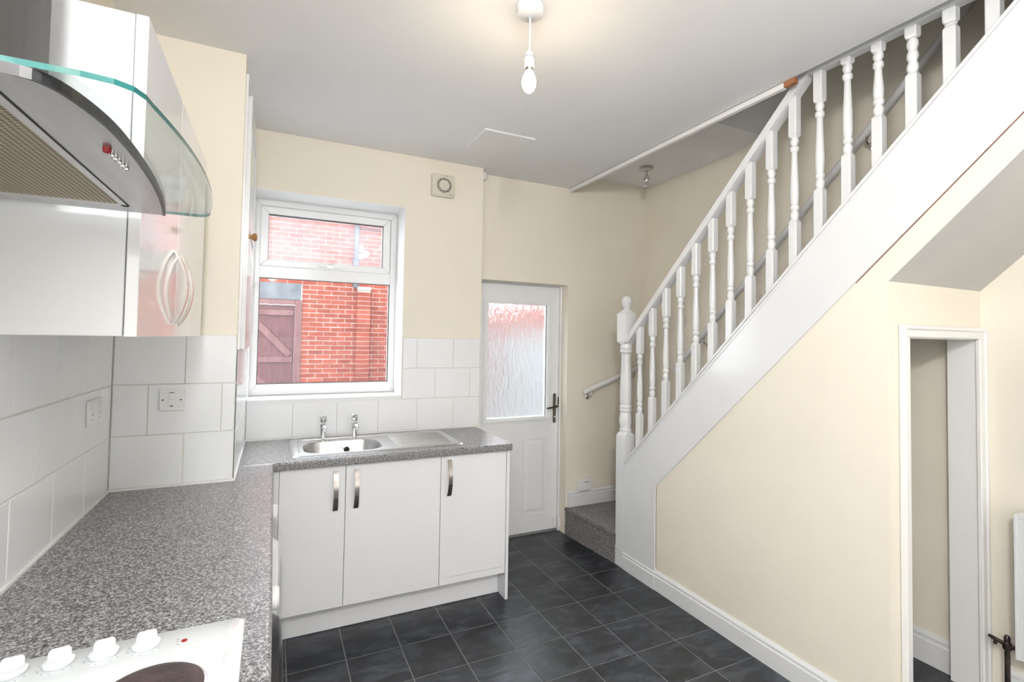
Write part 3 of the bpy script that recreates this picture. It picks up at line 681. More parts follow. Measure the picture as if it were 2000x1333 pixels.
# appliances below the left worktop
def washer(y0, y1, label, dark):
    w = thing('washing_machine', label, 'washing machine', (-0.28, (y0+y1)/2, 0))
    x1 = -0.006; yc = (y0+y1)/2
    obj('body', MB().box(XL+0.03, x1, y0, y1, 0.012, 0.855), 'washer_white', w, bevel=0.008)
    for yy in (y0+0.05, y1-0.05):
        for xx in (XL+0.09, -0.07): obj('foot', MB().lathe([(0.02, 0), (0.02, 0.014)], (xx, yy, 0), 10), 'rubber_black', w)
    cp = obj('control_panel', MB().box(x1-0.002, x1+0.012, y0+0.004, y1-0.004, 0.745, 0.845), 'washer_white', w, bevel=0.004)
    obj('knob', MB().lathe([(0.034, 0), (0.032, 0.022), (0.026, 0.028)], (x1+0.010, yc+(0.01 if not dark else -0.1), 0.795), 20, 'x'), 'plastic_white', cp, smooth=True)
    dr = obj('porthole', MB().lathe([(0.185, 0), (0.185, 0.022), (0.170, 0.045), (0.140, 0.052)], (x1-0.002, yc, 0.50), 32, 'x'), 'rubber_black' if dark else 'washer_white', w, smooth=True)
    obj('porthole_window', MB().lathe([(0.142, 0.04), (0.142, 0.050), (0.09, 0.058), (0.02, 0.060)], (x1-0.002, yc, 0.50), 28, 'x'), 'porthole_glass', dr, smooth=True)
    obj('filter_flap', MB().box(x1-0.002, x1+0.006, y1-0.16, y1-0.05, 0.06, 0.13), 'plastic_white', w, bevel=0.002)
    obj('latch', MB().box(x1+0.0, x1+0.040, yc+0.13, yc+0.155, 0.47, 0.53) if not dark else MB().box(x1, x1+0.04, yc-0.16, yc-0.14, 0.47, 0.53), 'dark_slot', dr, bevel=0.002)
washer(2.02, 2.62, 'white appliance with a white round door next to the corner cabinet', False)
washer(1.38, 1.98, 'white washing machine with a dark porthole ring below the worktop', True)
ov = thing('oven', 'built-under oven beneath the electric hob', 'oven', (-0.28, 1.0, 0))
obj('body', MB().box(XL+0.03, -0.03, 0.70, 1.30, 0.01, 0.868), 'cabinet_white', ov, bevel=0.003)
obj('door', MB().box(-0.03, -0.008, 0.705, 1.295, 0.12, 0.70), 'hotplate_iron', ov, bevel=0.003)
obj('fascia', MB().box(-0.03, -0.008, 0.705, 1.295, 0.71, 0.865), 'stainless', ov, bevel=0.003)
obj('handle', MB().tube([(-0.008, 0.76, 0.66), (0.006, 0.78, 0.66), (0.006, 1.22, 0.66), (-0.008, 1.24, 0.66)], 0.008), 'stainless', ov, smooth=True)

# ------------------------------------------------------------------ hob
zh = ZT
hob = thing('hob', 'white enamel electric hob set into the left worktop', 'hob', (-0.29, 0.95, ZT))
def plate(x0, x1, y0, y1, r, z): return [(x, y, z) for x, y in rrect(x0, x1, y0, y1, r, 4)]
obj('panel', MB().loft([plate(-0.545, -0.040, 0.655, 1.245, 0.018, zh+0.0005), plate(-0.544, -0.041, 0.656, 1.244, 0.018, zh+0.005), plate(-0.538, -0.047, 0.662, 1.238, 0.016, zh+0.0085),
    plate(-0.520, -0.065, 0.680, 1.140, 0.03, zh+0.0085), plate(-0.512, -0.073, 0.688, 1.132, 0.03, zh+0.0055)]), 'hob_enamel', hob, smooth=True)
def knob(x, y, rot):
    k = obj('knob', MB().lathe([(0.021, 0.0), (0.0235, 0.003), (0.0235, 0.007), (0.021, 0.0095), (0.015, 0.0105)], (x, y, zh+0.0085), 26), 'hob_enamel', hob, smooth=True)
    c, s = math.cos(rot), math.sin(rot)
    def g(u, v, z): return (x + c*u - s*v, y + s*u + c*v, zh+0.0085+z)
    obj('grip', MB().loft([[g(-0.017, 0.003, 0.009), g(0.017, 0.003, 0.009), g(0.017, 0.016, 0.009), g(-0.017, 0.016, 0.009)],
        [g(-0.0165, 0.0065, 0.020), g(0.0165, 0.0065, 0.020), g(0.0165, 0.012, 0.020), g(-0.0165, 0.012, 0.020)],
        [g(-0.0125, 0.007, 0.0255), g(0.0125, 0.007, 0.0255), g(0.0125, 0.0115, 0.0255), g(-0.0125, 0.0115, 0.0255)]]), 'hob_enamel', k, bevel=0.0015)
for kx in (-0.408, -0.342, -0.2755, -0.2095): knob(kx, 1.198, 0.12)
mk = MB()
for kx in (-0.408, -0.342, -0.2755, -0.2095):
    for an in (-150, -125, -100, -60, -35, 170, 200): 
        a = math.radians(an); px, py = kx + 0.0295*math.cos(a), 1.198 + 0.0295*math.sin(a)
        mk.box(px-0.0012, px+0.0012, py-0.0007, py+0.0007, zh+0.0084, zh+0.0088)
for i, (dx, dy) in enumerate(((0, 0), (0.001, 0.006), (0.0, -0.008), (0.003, -0.012), (-0.001, 0.010))):
    mk.box(-0.160+dx, -0.155+dx, 1.190+dy, 1.1908+dy, zh+0.0084, zh+0.0088)
obj('markings', mk, 'print_grey', hob)
obj('indicator_lamp', MB().lathe([(0.0055, 0), (0.005, 0.0015), (0.002, 0.002)], (-0.1455, 1.189, zh+0.0083), 16), 'red_lens', hob)
for (px, py, rr) in ((-0.175, 1.035, 0.075), (-0.405, 1.03, 0.09), (-0.18, 0.79, 0.09), (-0.41, 0.79, 0.075)):
    hpz = zh+0.0055
    o = obj('hotplate', MB().lathe([(rr+0.006, 0), (rr+0.005, 0.008), (rr, 0.011), (rr-0.012, 0.013), (0.022, 0.0125), (0.019, 0.010)], (px, py, hpz), 40), 'hotplate_iron', hob, smooth=True)
    obj('rim', MB().lathe([(rr+0.010, 0), (rr+0.010, 0.004), (rr+0.004, 0.006)], (px, py, hpz), 40), 'stainless', o, smooth=True)

# ------------------------------------------------------------------ wall cabinet
CB, CT = 1.533, 2.185
CX1 = -0.273; CF = -0.249; CY0, CYM, CY1 = 1.221, 1.632, 2.16
wc = thing('wall_cabinet', 'white gloss wall cabinet with two doors on the left wall', 'cabinet', (-0.42, 1.69, CB))
obj('body', MB().box(XL+0.008, CX1, CY0, CY1, CB, CT), 'cabinet_white', wc, bevel=0.001)
obj('seam', MB().box(CX1, CX1+0.0025, CY0+0.003, CY1, CB+0.003, CT-0.003), 'print_grey', wc)
for (a, b, hy) in ((CY0-0.002, CYM-0.0015, CYM-0.045), (CYM+0.0015, CY1, CYM+0.050)):
    d = obj('door', MB().box(CX1+0.0025, CF, a, b, CB-0.001, CT), 'cabinet_gloss', wc, bevel=0.0012)
    bow_handle(d, hy, CF, 1.562, 1.762, axis='x', w=0.020, proj=0.030, sgn=1)

# ------------------------------------------------------------------ cooker hood
hood = thing('cooker_hood', 'stainless cooker hood with curved glass canopy over the hob', 'cooker hood', (-0.38, 0.91, 1.765))
HZ = 1.774
def arc_pts(xe, xm, y0, y1, n=24):
    yc = (y0+y1)/2; return [(xe + (xm-xe)*(1-((y-yc)/((y1-y0)/2))**2), y) for y in [y0 + (y1-y0)*i/n for i in range(n+1)]]
BY_0, BY_1 = 0.597, 1.182
_ctl = [(-0.26, 0.597), (-0.222, 0.600), (-0.203, 0.612), (-0.190, 0.645), (-0.180, 0.70), (-0.1765, 0.76), (-0.1765, 0.84), (-0.180, 0.94), (-0.188, 1.04), (-0.197, 1.12), (-0.2065, 1.182)]
front = []
for _i in range(len(_ctl)-1):
    for _k in range(3):
        _t = _k/3.0; p_0 = _ctl[max(_i-1, 0)]; p_1 = _ctl[_i]; p_2 = _ctl[_i+1]; p_3 = _ctl[min(_i+2, len(_ctl)-1)]
        front.append(tuple(0.5*(2*p_1[q] + (p_2[q]-p_0[q])*_t + (2*p_0[q]-5*p_1[q]+4*p_2[q]-p_3[q])*_t**2 + (3*p_1[q]-p_0[q]-3*p_2[q]+p_3[q])*_t**3) for q in (0, 1)))
front.append(_ctl[-1])
foot = [(XL+0.002, BY_1), (XL+0.002, BY_0)]
# body shell: underside with filter recess
FX0, FX1, FYa, FYb = -0.52, -0.250, 0.63, 1.128
m = MB()
loop = front + foot
m.prism(loop, 'z', HZ+0.002, HZ+0.010)
obj('body', m, 'hood_steel', hood)
edge_o = [(x+0.0015, y) for x, y in front]
# lower fascia with the filter opening (four strips)
low = MB()
fr_in = [(FX1, y) for _, y in front]
n = len(front)
v = [(x, y, HZ) for x, y in front] + [(FX1, min(max(y, FYa), FYb), HZ) for _, y in front]
low.add(v, [(i, i+1, n+i+1, n+i) for i in range(n-1)])
low.add([(XL+0.002, BY_0, HZ), (FX1, BY_0, HZ), (FX1, FYa, HZ), (XL+0.002, FYa, HZ)], [(0, 1, 2, 3)])
low.add([(front[0][0], BY_0, HZ), (FX1, BY_0, HZ), (FX1, FYa, HZ)], [(0, 1, 2)])
low.add([(XL+0.002, FYb, HZ), (FX1, FYb, HZ), (FX1, BY_1, HZ), (XL+0.002, BY_1, HZ)], [(0, 1, 2, 3)])
low.add([(FX1, BY_1, HZ), (FX1, FYb, HZ), (front[-1][0], BY_1, HZ)], [(0, 1, 2)])
low.add([(XL+0.002, FYa, HZ), (FX0, FYa, HZ), (FX0, FYb, HZ), (XL+0.002, FYb, HZ)], [(0, 1, 2, 3)])
obj('underside', low, 'hood_steel', hood)
ff = MB().box(FX1-0.010, FX1, FYa, FYb, HZ-0.002, HZ+0.002).box(FX0, FX0+0.010, FYa, FYb, HZ-0.002, HZ+0.002).box(FX0, FX1, FYa, FYa+0.012, HZ-0.002, HZ+0.002).box(FX0, FX1, FYb-0.012, FYb, HZ-0.002, HZ+0.002)
fl = obj('filter', MB().box(FX0+0.008, FX1-0.008, FYa+0.010, FYb-0.010, HZ-0.0005, HZ+0.0015), 'filter_mesh', hood)
obj('filter_frame', ff, 'stainless', fl)
obj('filter_gap', MB().box(FX1, FX1+0.0015, FYa, FYb+0.0015, HZ-0.0006, HZ+0.001).box(FX0, FX1, FYb, FYb+0.0015, HZ-0.0006, HZ+0.001), 'dark_slot', fl)
# dark seal that follows the front arc, and a bright lower lip
def strip(off0, off1, z0, z1):
    mb = MB(); vs = []
    for x, y in front: vs += [(x+off0, y, z0), (x+off1, y, z0), (x+off1, y, z1), (x+off0, y, z1)]
    k = len(front); fs = []
    for i in range(k-1):
        for q in range(4): fs.append((4*i+q, 4*i+(q+1) % 4, 4*i+4+(q+1) % 4, 4*i+4+q))
    fs += [(0, 1, 2, 3), (4*k-4, 4*k-1, 4*k-2, 4*k-3)]
    return mb.add(vs, fs)
obj('edge_seal', strip(-0.001, 0.004, HZ-0.001, HZ+0.010), 'rubber_black', hood)
gf_ = []
ga = arc_pts(-0.134, -0.104, 0.612, 1.216, 28)
# rounded corners by trimming
def canopy(z):
    pts = []
    r = 0.028
    pts.append((XL+0.004, 0.600))
    pts += [(-0.175, 0.602), (-0.150, 0.606), (-0.136, 0.616), (-0.129, 0.632)]
    pts += [p for p in ga if 0.650 < p[1] < 1.160]
    pts += [(-0.126, 1.180), (-0.131, 1.200), (-0.141, 1.212), (-0.157, 1.2175), (XL+0.004, 1.2175)]
    return [(x, y, z) for x, y in pts]
GZ = HZ+0.0105
gl = MB(); c0, c1 = canopy(GZ), canopy(GZ+0.006); nc = len(c0)
gl.add(c0 + c1, [tuple(range(nc-1, -1, -1)), tuple(range(nc, 2*nc))])
glass = obj('glass_canopy', gl, 'hood_glass', hood); glass['label'] = 'clear green-tinted curved glass canopy'
ge = MB(); ge.add(c0 + c1, [(i, i+1, nc+i+1, nc+i) for i in range(nc-1)]); obj('glass_edge', ge, 'glass_edge', glass)
b0 = obj('button', MB().lathe([(0.0048, 0), (0.0044, -0.006), (0.002, -0.007)], (-0.1985, 0.785, HZ), 14), 'red_lens', hood, smooth=True); b0['label'] = 'red button'
for i in range(5):
    t_ = (i+1)/5.0
    b = obj('button', MB().lathe([(0.0042, 0), (0.0042, -0.002), (0.0036, -0.007), (0.0015, -0.008)], (-0.1985+0.003*t_, 0.785+0.072*t_, HZ), 12), 'chrome', hood, smooth=True)
obj('duct_cover', MB().box(XL+0.004, -0.338, 0.775, 1.028, GZ+0.006, ZC-0.002), 'duct_steel', hood, bevel=0.002)

# ------------------------------------------------------------------ sockets and small fittings
def face_plate(name, label, cat, c, normal, w, h, parts):
    """c centre on the wall; normal 'x' or '-y'"""
    t = thing(name, label, cat, c)
    cx, cy, cz = c
    def box(u0, u1, v0, v1, d0, d1):
        if normal == '-y': return MB().box(cx+u0, cx+u1, cy-d1, cy-d0, cz+v0, cz+v1)
        return MB().box(cx+d0, cx+d1, cy+u0, cy+u1, cz+v0, cz+v1)
    obj('face_plate', box(-w/2, w/2, -h/2, h/2, 0.0, 0.009), 'plastic_white', t, bevel=0.002)
    for nm, (u0, u1, v0, v1, d), mat in parts: obj(nm, box(u0, u1, v0, v1, 0.0085, d), mat, t, bevel=0.0008 if mat == 'plastic_white' else 0)
    return t
face_plate('fused_switch', 'white fused switch plate on the tiled chimney breast', 'switch', (-0.370, YC-0.0062, 1.270), '-y', 0.086, 0.086,
    [('rocker', (-0.010, 0.010, 0.004, 0.028, 0.014), 'plastic_white'), ('fuse_holder', (-0.014, 0.014, -0.026, -0.002, 0.011), 'plastic_white'),
     ('screw', (-0.034, -0.028, -0.002, 0.003, 0.0098), 'dark_slot'), ('screw', (0.028, 0.034, -0.002, 0.003, 0.0098), 'dark_slot'),
     ('slot', (-0.004, 0.004, -0.026, -0.022, 0.0118), 'dark_slot'), ('slot', (-0.008, 0.008, 0.029, 0.031, 0.0098), 'dark_slot')])
pp = []
for u in (-0.036, 0.036):
    pp += [('switch_rocker', (u-0.008, u+0.008, 0.010, 0.030, 0.013), 'plastic_white'), ('pin_slot', (u-0.002, u+0.002, -0.010, -0.002, 0.0096), 'print_grey'),
           ('pin_slot', (u-0.013, u-0.008, -0.027, -0.024, 0.0096), 'print_grey'), ('pin_slot', (u+0.008, u+0.013, -0.027, -0.024, 0.0096), 'print_grey')]
face_plate('double_socket', 'white double socket on the tiled left wall', 'socket', (XL+0.0062, 2.215, 1.262), 'x', 0.146, 0.086, pp)
jb = thing('junction_box', 'small white surface box on the skirting by the stairs', 'junction box', (2.277, YD-0.02, 0.335))
obj('box', MB().box(2.220, 2.333, YD-0.045, YD, 0.335, 0.425), 'plastic_white', jb, bevel=0.005)
obj('printed_mark', MB().box(2.265, 2.305, YD-0.0454, YD-0.044, 0.402, 0.408), 'print_grey', jb)
face_plate('light_switch', 'white light switch on the stairwell wall behind the balusters', 'switch', (XR-0.001, 3.0, 1.70), 'x', 0.0, 0.0, []) if False else None
sw = thing('light_switch', 'white light switch on the stairwell wall behind the balusters', 'switch', (XR-0.005, 2.99, 1.66))
obj('face_plate', MB().box(XR-0.010, XR, 2.945, 3.031, 1.655, 1.741), 'plastic_white', sw, bevel=0.002)
obj('rocker', MB().box(XR-0.014, XR-0.009, 2.978, 2.998, 1.682, 1.714), 'plastic_white', sw, bevel=0.001)
# extractor fan
fx0, fx1, fz0, fz1 = 0.935, 1.097, 2.508, 2.664
fan = thing('extractor_fan', 'square ivory extractor fan high on the window wall', 'extractor fan', (1.016, YW, 2.51))
def rr_y(x0, x1, z0, z1, r, y): return [(x, y, z) for x, z in rrect(x0, x1, z0, z1, r, 4)]
obj('cover', MB().loft([rr_y(fx0, fx1, fz0, fz1, 0.014, YW), rr_y(fx0, fx1, fz0, fz1, 0.014, YW-0.022), rr_y(fx0+0.006, fx1-0.006, fz0+0.006, fz1-0.006, 0.012, YW-0.029)]), 'plastic_ivory', fan, smooth=True)
fcx, fcz = 1.022, 2.588
obj('grille_recess', MB().lathe([(0.053, -0.0285), (0.053, -0.0296), (0.033, -0.0296)], (fcx, YW, fcz), 36, 'y'), 'dark_slot', fan)
for q in range(9):
    z = fcz - 0.046 + q*0.0115; hw = math.sqrt(max(0.054**2-(z-fcz)**2, 0))
    obj('grille_bar', MB().box(fcx-hw, fcx+hw, YW-0.0325, YW-0.0290, z-0.0028, z+0.0022), 'plastic_ivory', fan)
obj('grille_hub', MB().lathe([(0.036, -0.028), (0.036, -0.033), (0.030, -0.0355), (0.01, -0.036)], (fcx, YW, fcz), 30, 'y'), 'plastic_ivory', fan, smooth=True)
obj('maker_mark', MB().box(fx1-0.040, fx1-0.016, YW-0.0296, YW-0.028, fz0+0.018, fz0+0.022), 'print_grey', fan)
obj('screw', MB().lathe([(0.004, -0.0285), (0.004, -0.0296)], (1.04, YW, 2.652), 10, 'y'), 'print_grey', fan)
sb = thing('sensor_box', 'small white box in the ceiling corner above the back door', 'sensor', (1.345, YD-0.03, 2.70))
obj('housing', MB().box(XK+0.001, XK+0.052, YD-0.055, YD, ZC-0.058, ZC-0.001), 'plastic_white', sb, bevel=0.006)
obj('cable', MB().tube([(XK+0.012, YD-0.006, ZC-0.055), (XK+0.012, YD-0.006, 1.985)], 0.005, 8), 'plastic_white', sb)
# ceiling hatch panel
hp_ = thing('ceiling_panel', 'square white blanking panel fixed to the ceiling near the fan', 'ceiling panel', (1.235, 2.81, ZC-0.012))
obj('panel', MB().box(1.068, 1.400, 2.648, 2.968, ZC-0.010, ZC), 'plastic_white', hp_, bevel=0.003)
# pendant
PX, PY = 0.815, 1.60
pen = thing('pendant_light', 'bare candle bulb hanging on a white cord from the ceiling', 'pendant light', (PX, PY, 2.44))
obj('ceiling_rose', MB().lathe([(0.050, 0), (0.0515, -0.012), (0.047, -0.030), (0.036, -0.037), (0.012, -0.0385), (0.006, -0.042)], (PX, PY, ZC), 28), 'plastic_white', pen, smooth=True)
obj('cord', MB().tube([(PX, PY, ZC-0.04), (PX+0.0015, PY, 2.68), (PX, PY, 2.60)], 0.0032, 8), 'plastic_white', pen, smooth=True)
lh = obj('lampholder', MB().lathe([(0.006, 2.600), (0.0125, 2.593), (0.0175, 2.578), (0.0182, 2.576), (0.0182, 2.538), (0.0165, 2.535)], (PX, PY, 0), 22), 'plastic_white', pen, smooth=True)
obj('lampholder_ring', MB().lathe([(0.0187, 2.575), (0.0187, 2.573)], (PX, PY, 0), 22), 'print_grey', lh)
bl = obj('bulb_cap', MB().lathe([(0.0155, 2.538), (0.0155, 2.530), (0.012, 2.524)], (PX, PY, 0), 20), 'brushed_nickel', pen, smooth=True)
obj('bulb', MB().lathe([(0.011, 2.528), (0.015, 2.518), (0.023, 2.500), (0.0265, 2.484), (0.024, 2.466), (0.017, 2.452), (0.008, 2.444), (0.002, 2.442)], (PX, PY, 0), 24), 'lit_bulb', pen, smooth=True)
pl = bpy.data.lights.new('bulb_light', 'POINT'); pl.energy = 1.4; pl.color = (1.0, 0.80, 0.56); pl.shadow_soft_size = 0.03
plo = bpy.data.objects.new('bulb_light', pl); COL.objects.link(plo); plo.location = (PX, PY, 2.40)
# emissive globe added behind the camera, out of view, as fill light
GXP, GYP, GZP, GR = -0.05, -0.45, 2.39, 0.10
_m, _nt, _p = principled('fill_globe_emission', (0.9, 0.9, 0.9), 0.3)
_p.inputs['Emission Color'].default_value = (1.0, 0.99, 0.98, 1); _p.inputs['Emission Strength'].default_value = 190
gp = thing('fill_globe', 'unseen glowing globe added as fill behind the camera', 'pendant light', (GXP, GYP, GZP-GR))
obj('ceiling_rose', MB().lathe([(0.050, 0), (0.050, -0.014), (0.040, -0.034), (0.008, -0.038)], (GXP, GYP, ZC), 24), 'plastic_white', gp, smooth=True)
obj('rod', MB().tube([(GXP, GYP, ZC-0.03), (GXP, GYP, GZP+GR)], 0.006, 10), 'chrome', gp)
obj('globe', MB().lathe([(max(GR*math.sin(math.pi*i/12), 0.001), GR*math.cos(math.pi*i/12)) for i in range(13)], (GXP, GYP, GZP), 20), 'fill_globe_emission', gp, smooth=True)
# spotlight over the stairs
sx, sy, sz = 2.545, 2.985, 2.88
sp = thing('spotlight', 'chrome single spotlight on the ceiling over the stair foot', 'spotlight', (sx, sy, sz-0.15))
obj('canopy', MB().lathe([(0.050, 0), (0.052, -0.006), (0.050, -0.022), (0.044, -0.026), (0.006, -0.026)], (sx, sy, sz), 26), 'stainless', sp, smooth=True)
obj('stem', MB().tube([(sx+0.004, sy, sz-0.024), (sx+0.004, sy, sz-0.075)], 0.006, 10), 'stainless', sp, smooth=True)
obj('lamp_head', MB().lathe([(0.010, -0.062), (0.020, -0.072), (0.024, -0.092), (0.021, -0.112), (0.016, -0.120), (0.026, -0.142), (0.027, -0.147), (0.020, -0.144)], (sx+0.004, sy, sz), 22), 'chrome', sp, smooth=True)

# built-in cupboard door on the side of the chimney breast
cd = thing('cupboard_door', 'white panelled cupboard door with a wooden knob beside the window', 'cupboard door', (-0.135, 2.9, 1.48))
obj('leaf', MB().box(XC+0.002, XC+0.020, 2.515, 3.20, 1.475, 2.62), 'white_gloss', cd, bevel=0.002)
obj('stile', MB().box(XC+0.020, XC+0.026, 2.515, 2.60, 1.475, 2.62).box(XC+0.020, XC+0.026, 3.11, 3.20, 1.475, 2.62).box(XC+0.020, XC+0.026, 2.60, 3.11, 2.53, 2.62).box(XC+0.020, XC+0.026, 2.60, 3.11, 1.475, 1.57).box(XC+0.020, XC+0.026, 2.60, 3.11, 2.03, 2.11), 'white_gloss', cd)
k = obj('knob', MB().lathe([(0.010, 0), (0.0085, 0.010), (0.011, 0.016), (0.0175, 0.024), (0.0185, 0.030), (0.014, 0.036), (0.004, 0.038)], (XC+0.024, 2.545, 1.985), 20, 'x'), 'oak_knob', cd, smooth=True); k['label'] = 'turned wooden knob'
obj('frame', MB().box(XC, XC+0.010, 2.480, 2.513, 1.474, 2.70).box(XC, XC+0.010, 3.202, 3.26, 1.474, 2.70).box(XC, XC+0.010, 2.513, 3.202, 2.622, 2.70), 'white_gloss', cd)

# ------------------------------------------------------------------ staircase
st = thing('staircase', 'white balustraded staircase with carpeted steps rising from the back door', 'staircase', (2.53, 2.0, 0))
yN = 2.745
# string board with vertical foot panel
def off_string(x0, x1, dt, db): 
    return [(yN, 0.10), (yN, zstop(yN)+dt), (0.10, zstop(0.10)+dt), (0.10, zsbot(0.10)+db), (2.441, zsbot(2.441)+db), (2.441, 0.10)]
obj('string_board', MB().prism(off_string(0, 0, -0.012, 0), 'x', XS-0.012, XS+0.0), 'white_gloss', st)
obj('string_core', MB().prism([(yN, zstop(yN)-0.012), (0.10, zstop(0.10)-0.012), (0.10, zstop(0.10)-0.2), (yN, zstop(yN)-0.2)], 'x', XS+0.0, XS+0.055), 'white_gloss', st)
def sloped(y0, y1, zf, dz0, dz1, x0, x1):
    return MB().prism([(y0, zf(y0)+dz0), (y1, zf(y1)+dz0), (y1, zf(y1)+dz1), (y0, zf(y0)+dz1)], 'x', x0, x1)
obj('string_cap', sloped(yN, 0.10, zstop, -0.018, 0.0, XS-0.020, XS+0.058), 'white_gloss', st, bevel=0.003)
obj('string_bead', sloped(yN, 0.10, zstop, -0.040, -0.020, XS-0.017, XS-0.010), 'white_gloss', st, bevel=0.003)
obj('joint_line', MB().box(XS-0.003, XS+0.001, 2.4392, 2.4405, 0.13, 0.632), 'joint_brown', st)
obj('joint_line', sloped(1.25, 0.10, zsbot, -0.0028, 0.0, XS-0.004, XS+0.002), 'joint_brown', st)
# newel post
nx, ny, hw = 2.214, 2.791, 0.046
npost = obj('newel_post', MB(), 'white_gloss', st, origin=(nx, ny, 0)) if False else None
def sq(x, y, h, z, c=0.0): return [(x-h, y-h, z), (x+h, y-h, z), (x+h, y+h, z), (x-h, y+h, z)]
def octo(x, y, h, z, ch):
    return [(x-h+ch, y-h, z), (x+h-ch, y-h, z), (x+h, y-h+ch, z), (x+h, y+h-ch, z), (x+h-ch, y+h, z), (x-h+ch, y+h, z), (x-h, y+h-ch, z), (x-h, y-h+ch, z)]
m = MB().loft([octo(nx, ny, hw, 0, 0.003), octo(nx, ny, hw, 0.885, 0.003), octo(nx, ny, hw*0.90, 0.910, 0.022)])
np_ = obj('newel_post', m, 'white_gloss', st)
obj('plinth_block', MB().loft([octo(nx, ny, hw+0.003, 0, 0.003), octo(nx, ny, hw+0.003, 0.125, 0.003)]), 'white_gloss', np_)
prof = [(0.030, 0.905), (0.033, 0.922), (0.0335, 0.930), (0.030, 0.938), (0.031, 0.946), (0.035, 0.975), (0.0355, 0.995), (0.031, 1.030), (0.028, 1.045), (0.0335, 1.052), (0.0345, 1.062), (0.0315, 1.070), (0.0345, 1.078), (0.0345, 1.088), (0.030, 1.096),
        (0.0325, 1.13), (0.0335, 1.18), (0.0315, 1.26), (0.028, 1.36), (0.0265, 1.445), (0.028, 1.452), (0.0345, 1.460), (0.0345, 1.474), (0.031, 1.480), (0.0345, 1.488), (0.0345, 1.500), (0.031, 1.512), (0.033, 1.53)]
obj('turned_shaft', MB().lathe([(r*1.24, h) for r, h in prof], (nx, ny, 0), 28), 'white_gloss', np_, smooth=True)
m = MB().loft([octo(nx, ny, hw*0.88, 1.518, 0.022), octo(nx, ny, hw+0.001, 1.534, 0.003), octo(nx, ny, hw+0.001, 1.728, 0.003), octo(nx, ny, hw*0.62, 1.752, 0.016)])
obj('top_block', m, 'white_gloss', np_)
ball = [(0.026, 1.748), (0.026, 1.756), (0.018, 1.760), (0.016, 1.768), (0.022, 1.776), (0.0285, 1.790), (0.0305, 1.803), (0.0315, 1.806), (0.0305, 1.810), (0.0285, 1.826), (0.022, 1.842), (0.012, 1.851), (0.002, 1.853)]
obj('ball_finial', MB().lathe([(r*1.22, h) for r, h in ball], (nx, ny, 0), 24), 'white_gloss', np_, smooth=True)
# handrail
zr = lambda y: 1.602 + 0.984*(2.724-y)
hr = MB()
cs_ = [(-0.031, -0.056), (0.031, -0.056), (0.031, -0.006), (0.024, 0.003), (0.010, 0.007), (-0.010, 0.007), (-0.024, 0.003), (-0.031, -0.006)]
hr.loft([[(nx+a, y, zr(y)+b) for a, b in cs_] for y in (ny-hw-0.001, 1.455)])
obj('handrail', hr, 'white_gloss', st, bevel=0.0015)
# balusters
hb = 0.0202
def baluster(k):
    y = 2.647 - 0.12235*k; x = nx + 0.002
    zl = 1.061 + 0.1184*k; zu = 1.451 + 0.1190*k
    zb = zstop(y) - 0.030; zt = zr(y) - 0.045
    short = False
    if zt > 2.79 or k >= 10: zt = 2.80
    if k >= 11: zu = 2.757 - 0.0095*(k-11); short = True
    ch = 0.0035
    m = MB()
    bot = [octo(x, y, hb, zb, ch), octo(x, y, hb, min(zl-0.011, zt), ch)]
    if zl + 0.02 < zt:
        bot.append(octo(x, y, hb*0.80, zl, 0.009)); m.loft(bot)
        o = obj('baluster', m, 'white_gloss', st)
        topm = MB().loft([octo(x, y, hb*0.84, zu, 0.009), octo(x, y, hb, zu+0.009, ch), octo(x, y, hb, zt, ch)])
        obj('upper_block', topm, 'white_gloss', o)
        L = zu - zl
        if L > 0.22:
            base = [(0.0145, 0.0), (0.0160, 0.008), (0.0192, 0.018), (0.0192, 0.028), (0.0150, 0.038), (0.0138, 0.044), (0.0188, 0.050), (0.0195, 0.058), (0.0188, 0.066), (0.0150, 0.070)]
            topp = [(0.0132, -0.070), (0.0188, -0.064), (0.0195, -0.056), (0.0188, -0.046), (0.0142, -0.041), (0.0138, -0.032), (0.0185, -0.025), (0.0192, -0.015), (0.0155, -0.002), (0.0155, 0.0)]
            P = [(r, zl+h) for r, h in base]
            mid = [(0.0172, 0.04), (0.0190, 0.15), (0.0194, 0.27), (0.0176, 0.5), (0.0148, 0.75), (0.0128, 1.0)]
            a, b = zl+0.070, zu-0.070
            P += [(r, a + (b-a)*t) for r, t in mid] + [(r, zu+h) for r, h in topp]
        elif L > 0.09:
            nn = max(2, int(round(L/0.045))); P = [(0.012, zl)]
            for i in range(nn):
                a = zl + L*i/nn; d = L/nn
                P += [(0.0148, a+0.1*d), (0.0195, a+0.33*d), (0.0195, a+0.67*d), (0.0148, a+0.9*d)]
            P.append((0.012, zu))
        else: P = [(0.015, zl), (0.0195, (zl+zu)/2), (0.015, zu)]
        obj('turned_shaft', MB().lathe(P, (x, y, 0), 20), 'white_gloss', o, smooth=True)
    else:
        m.loft([octo(x, y, hb, zb, ch), octo(x, y, hb, 2.80 if zb < 2.78 else zb+0.03, ch)]); obj('baluster', m, 'white_gloss', st)
for k in range(16): baluster(k)
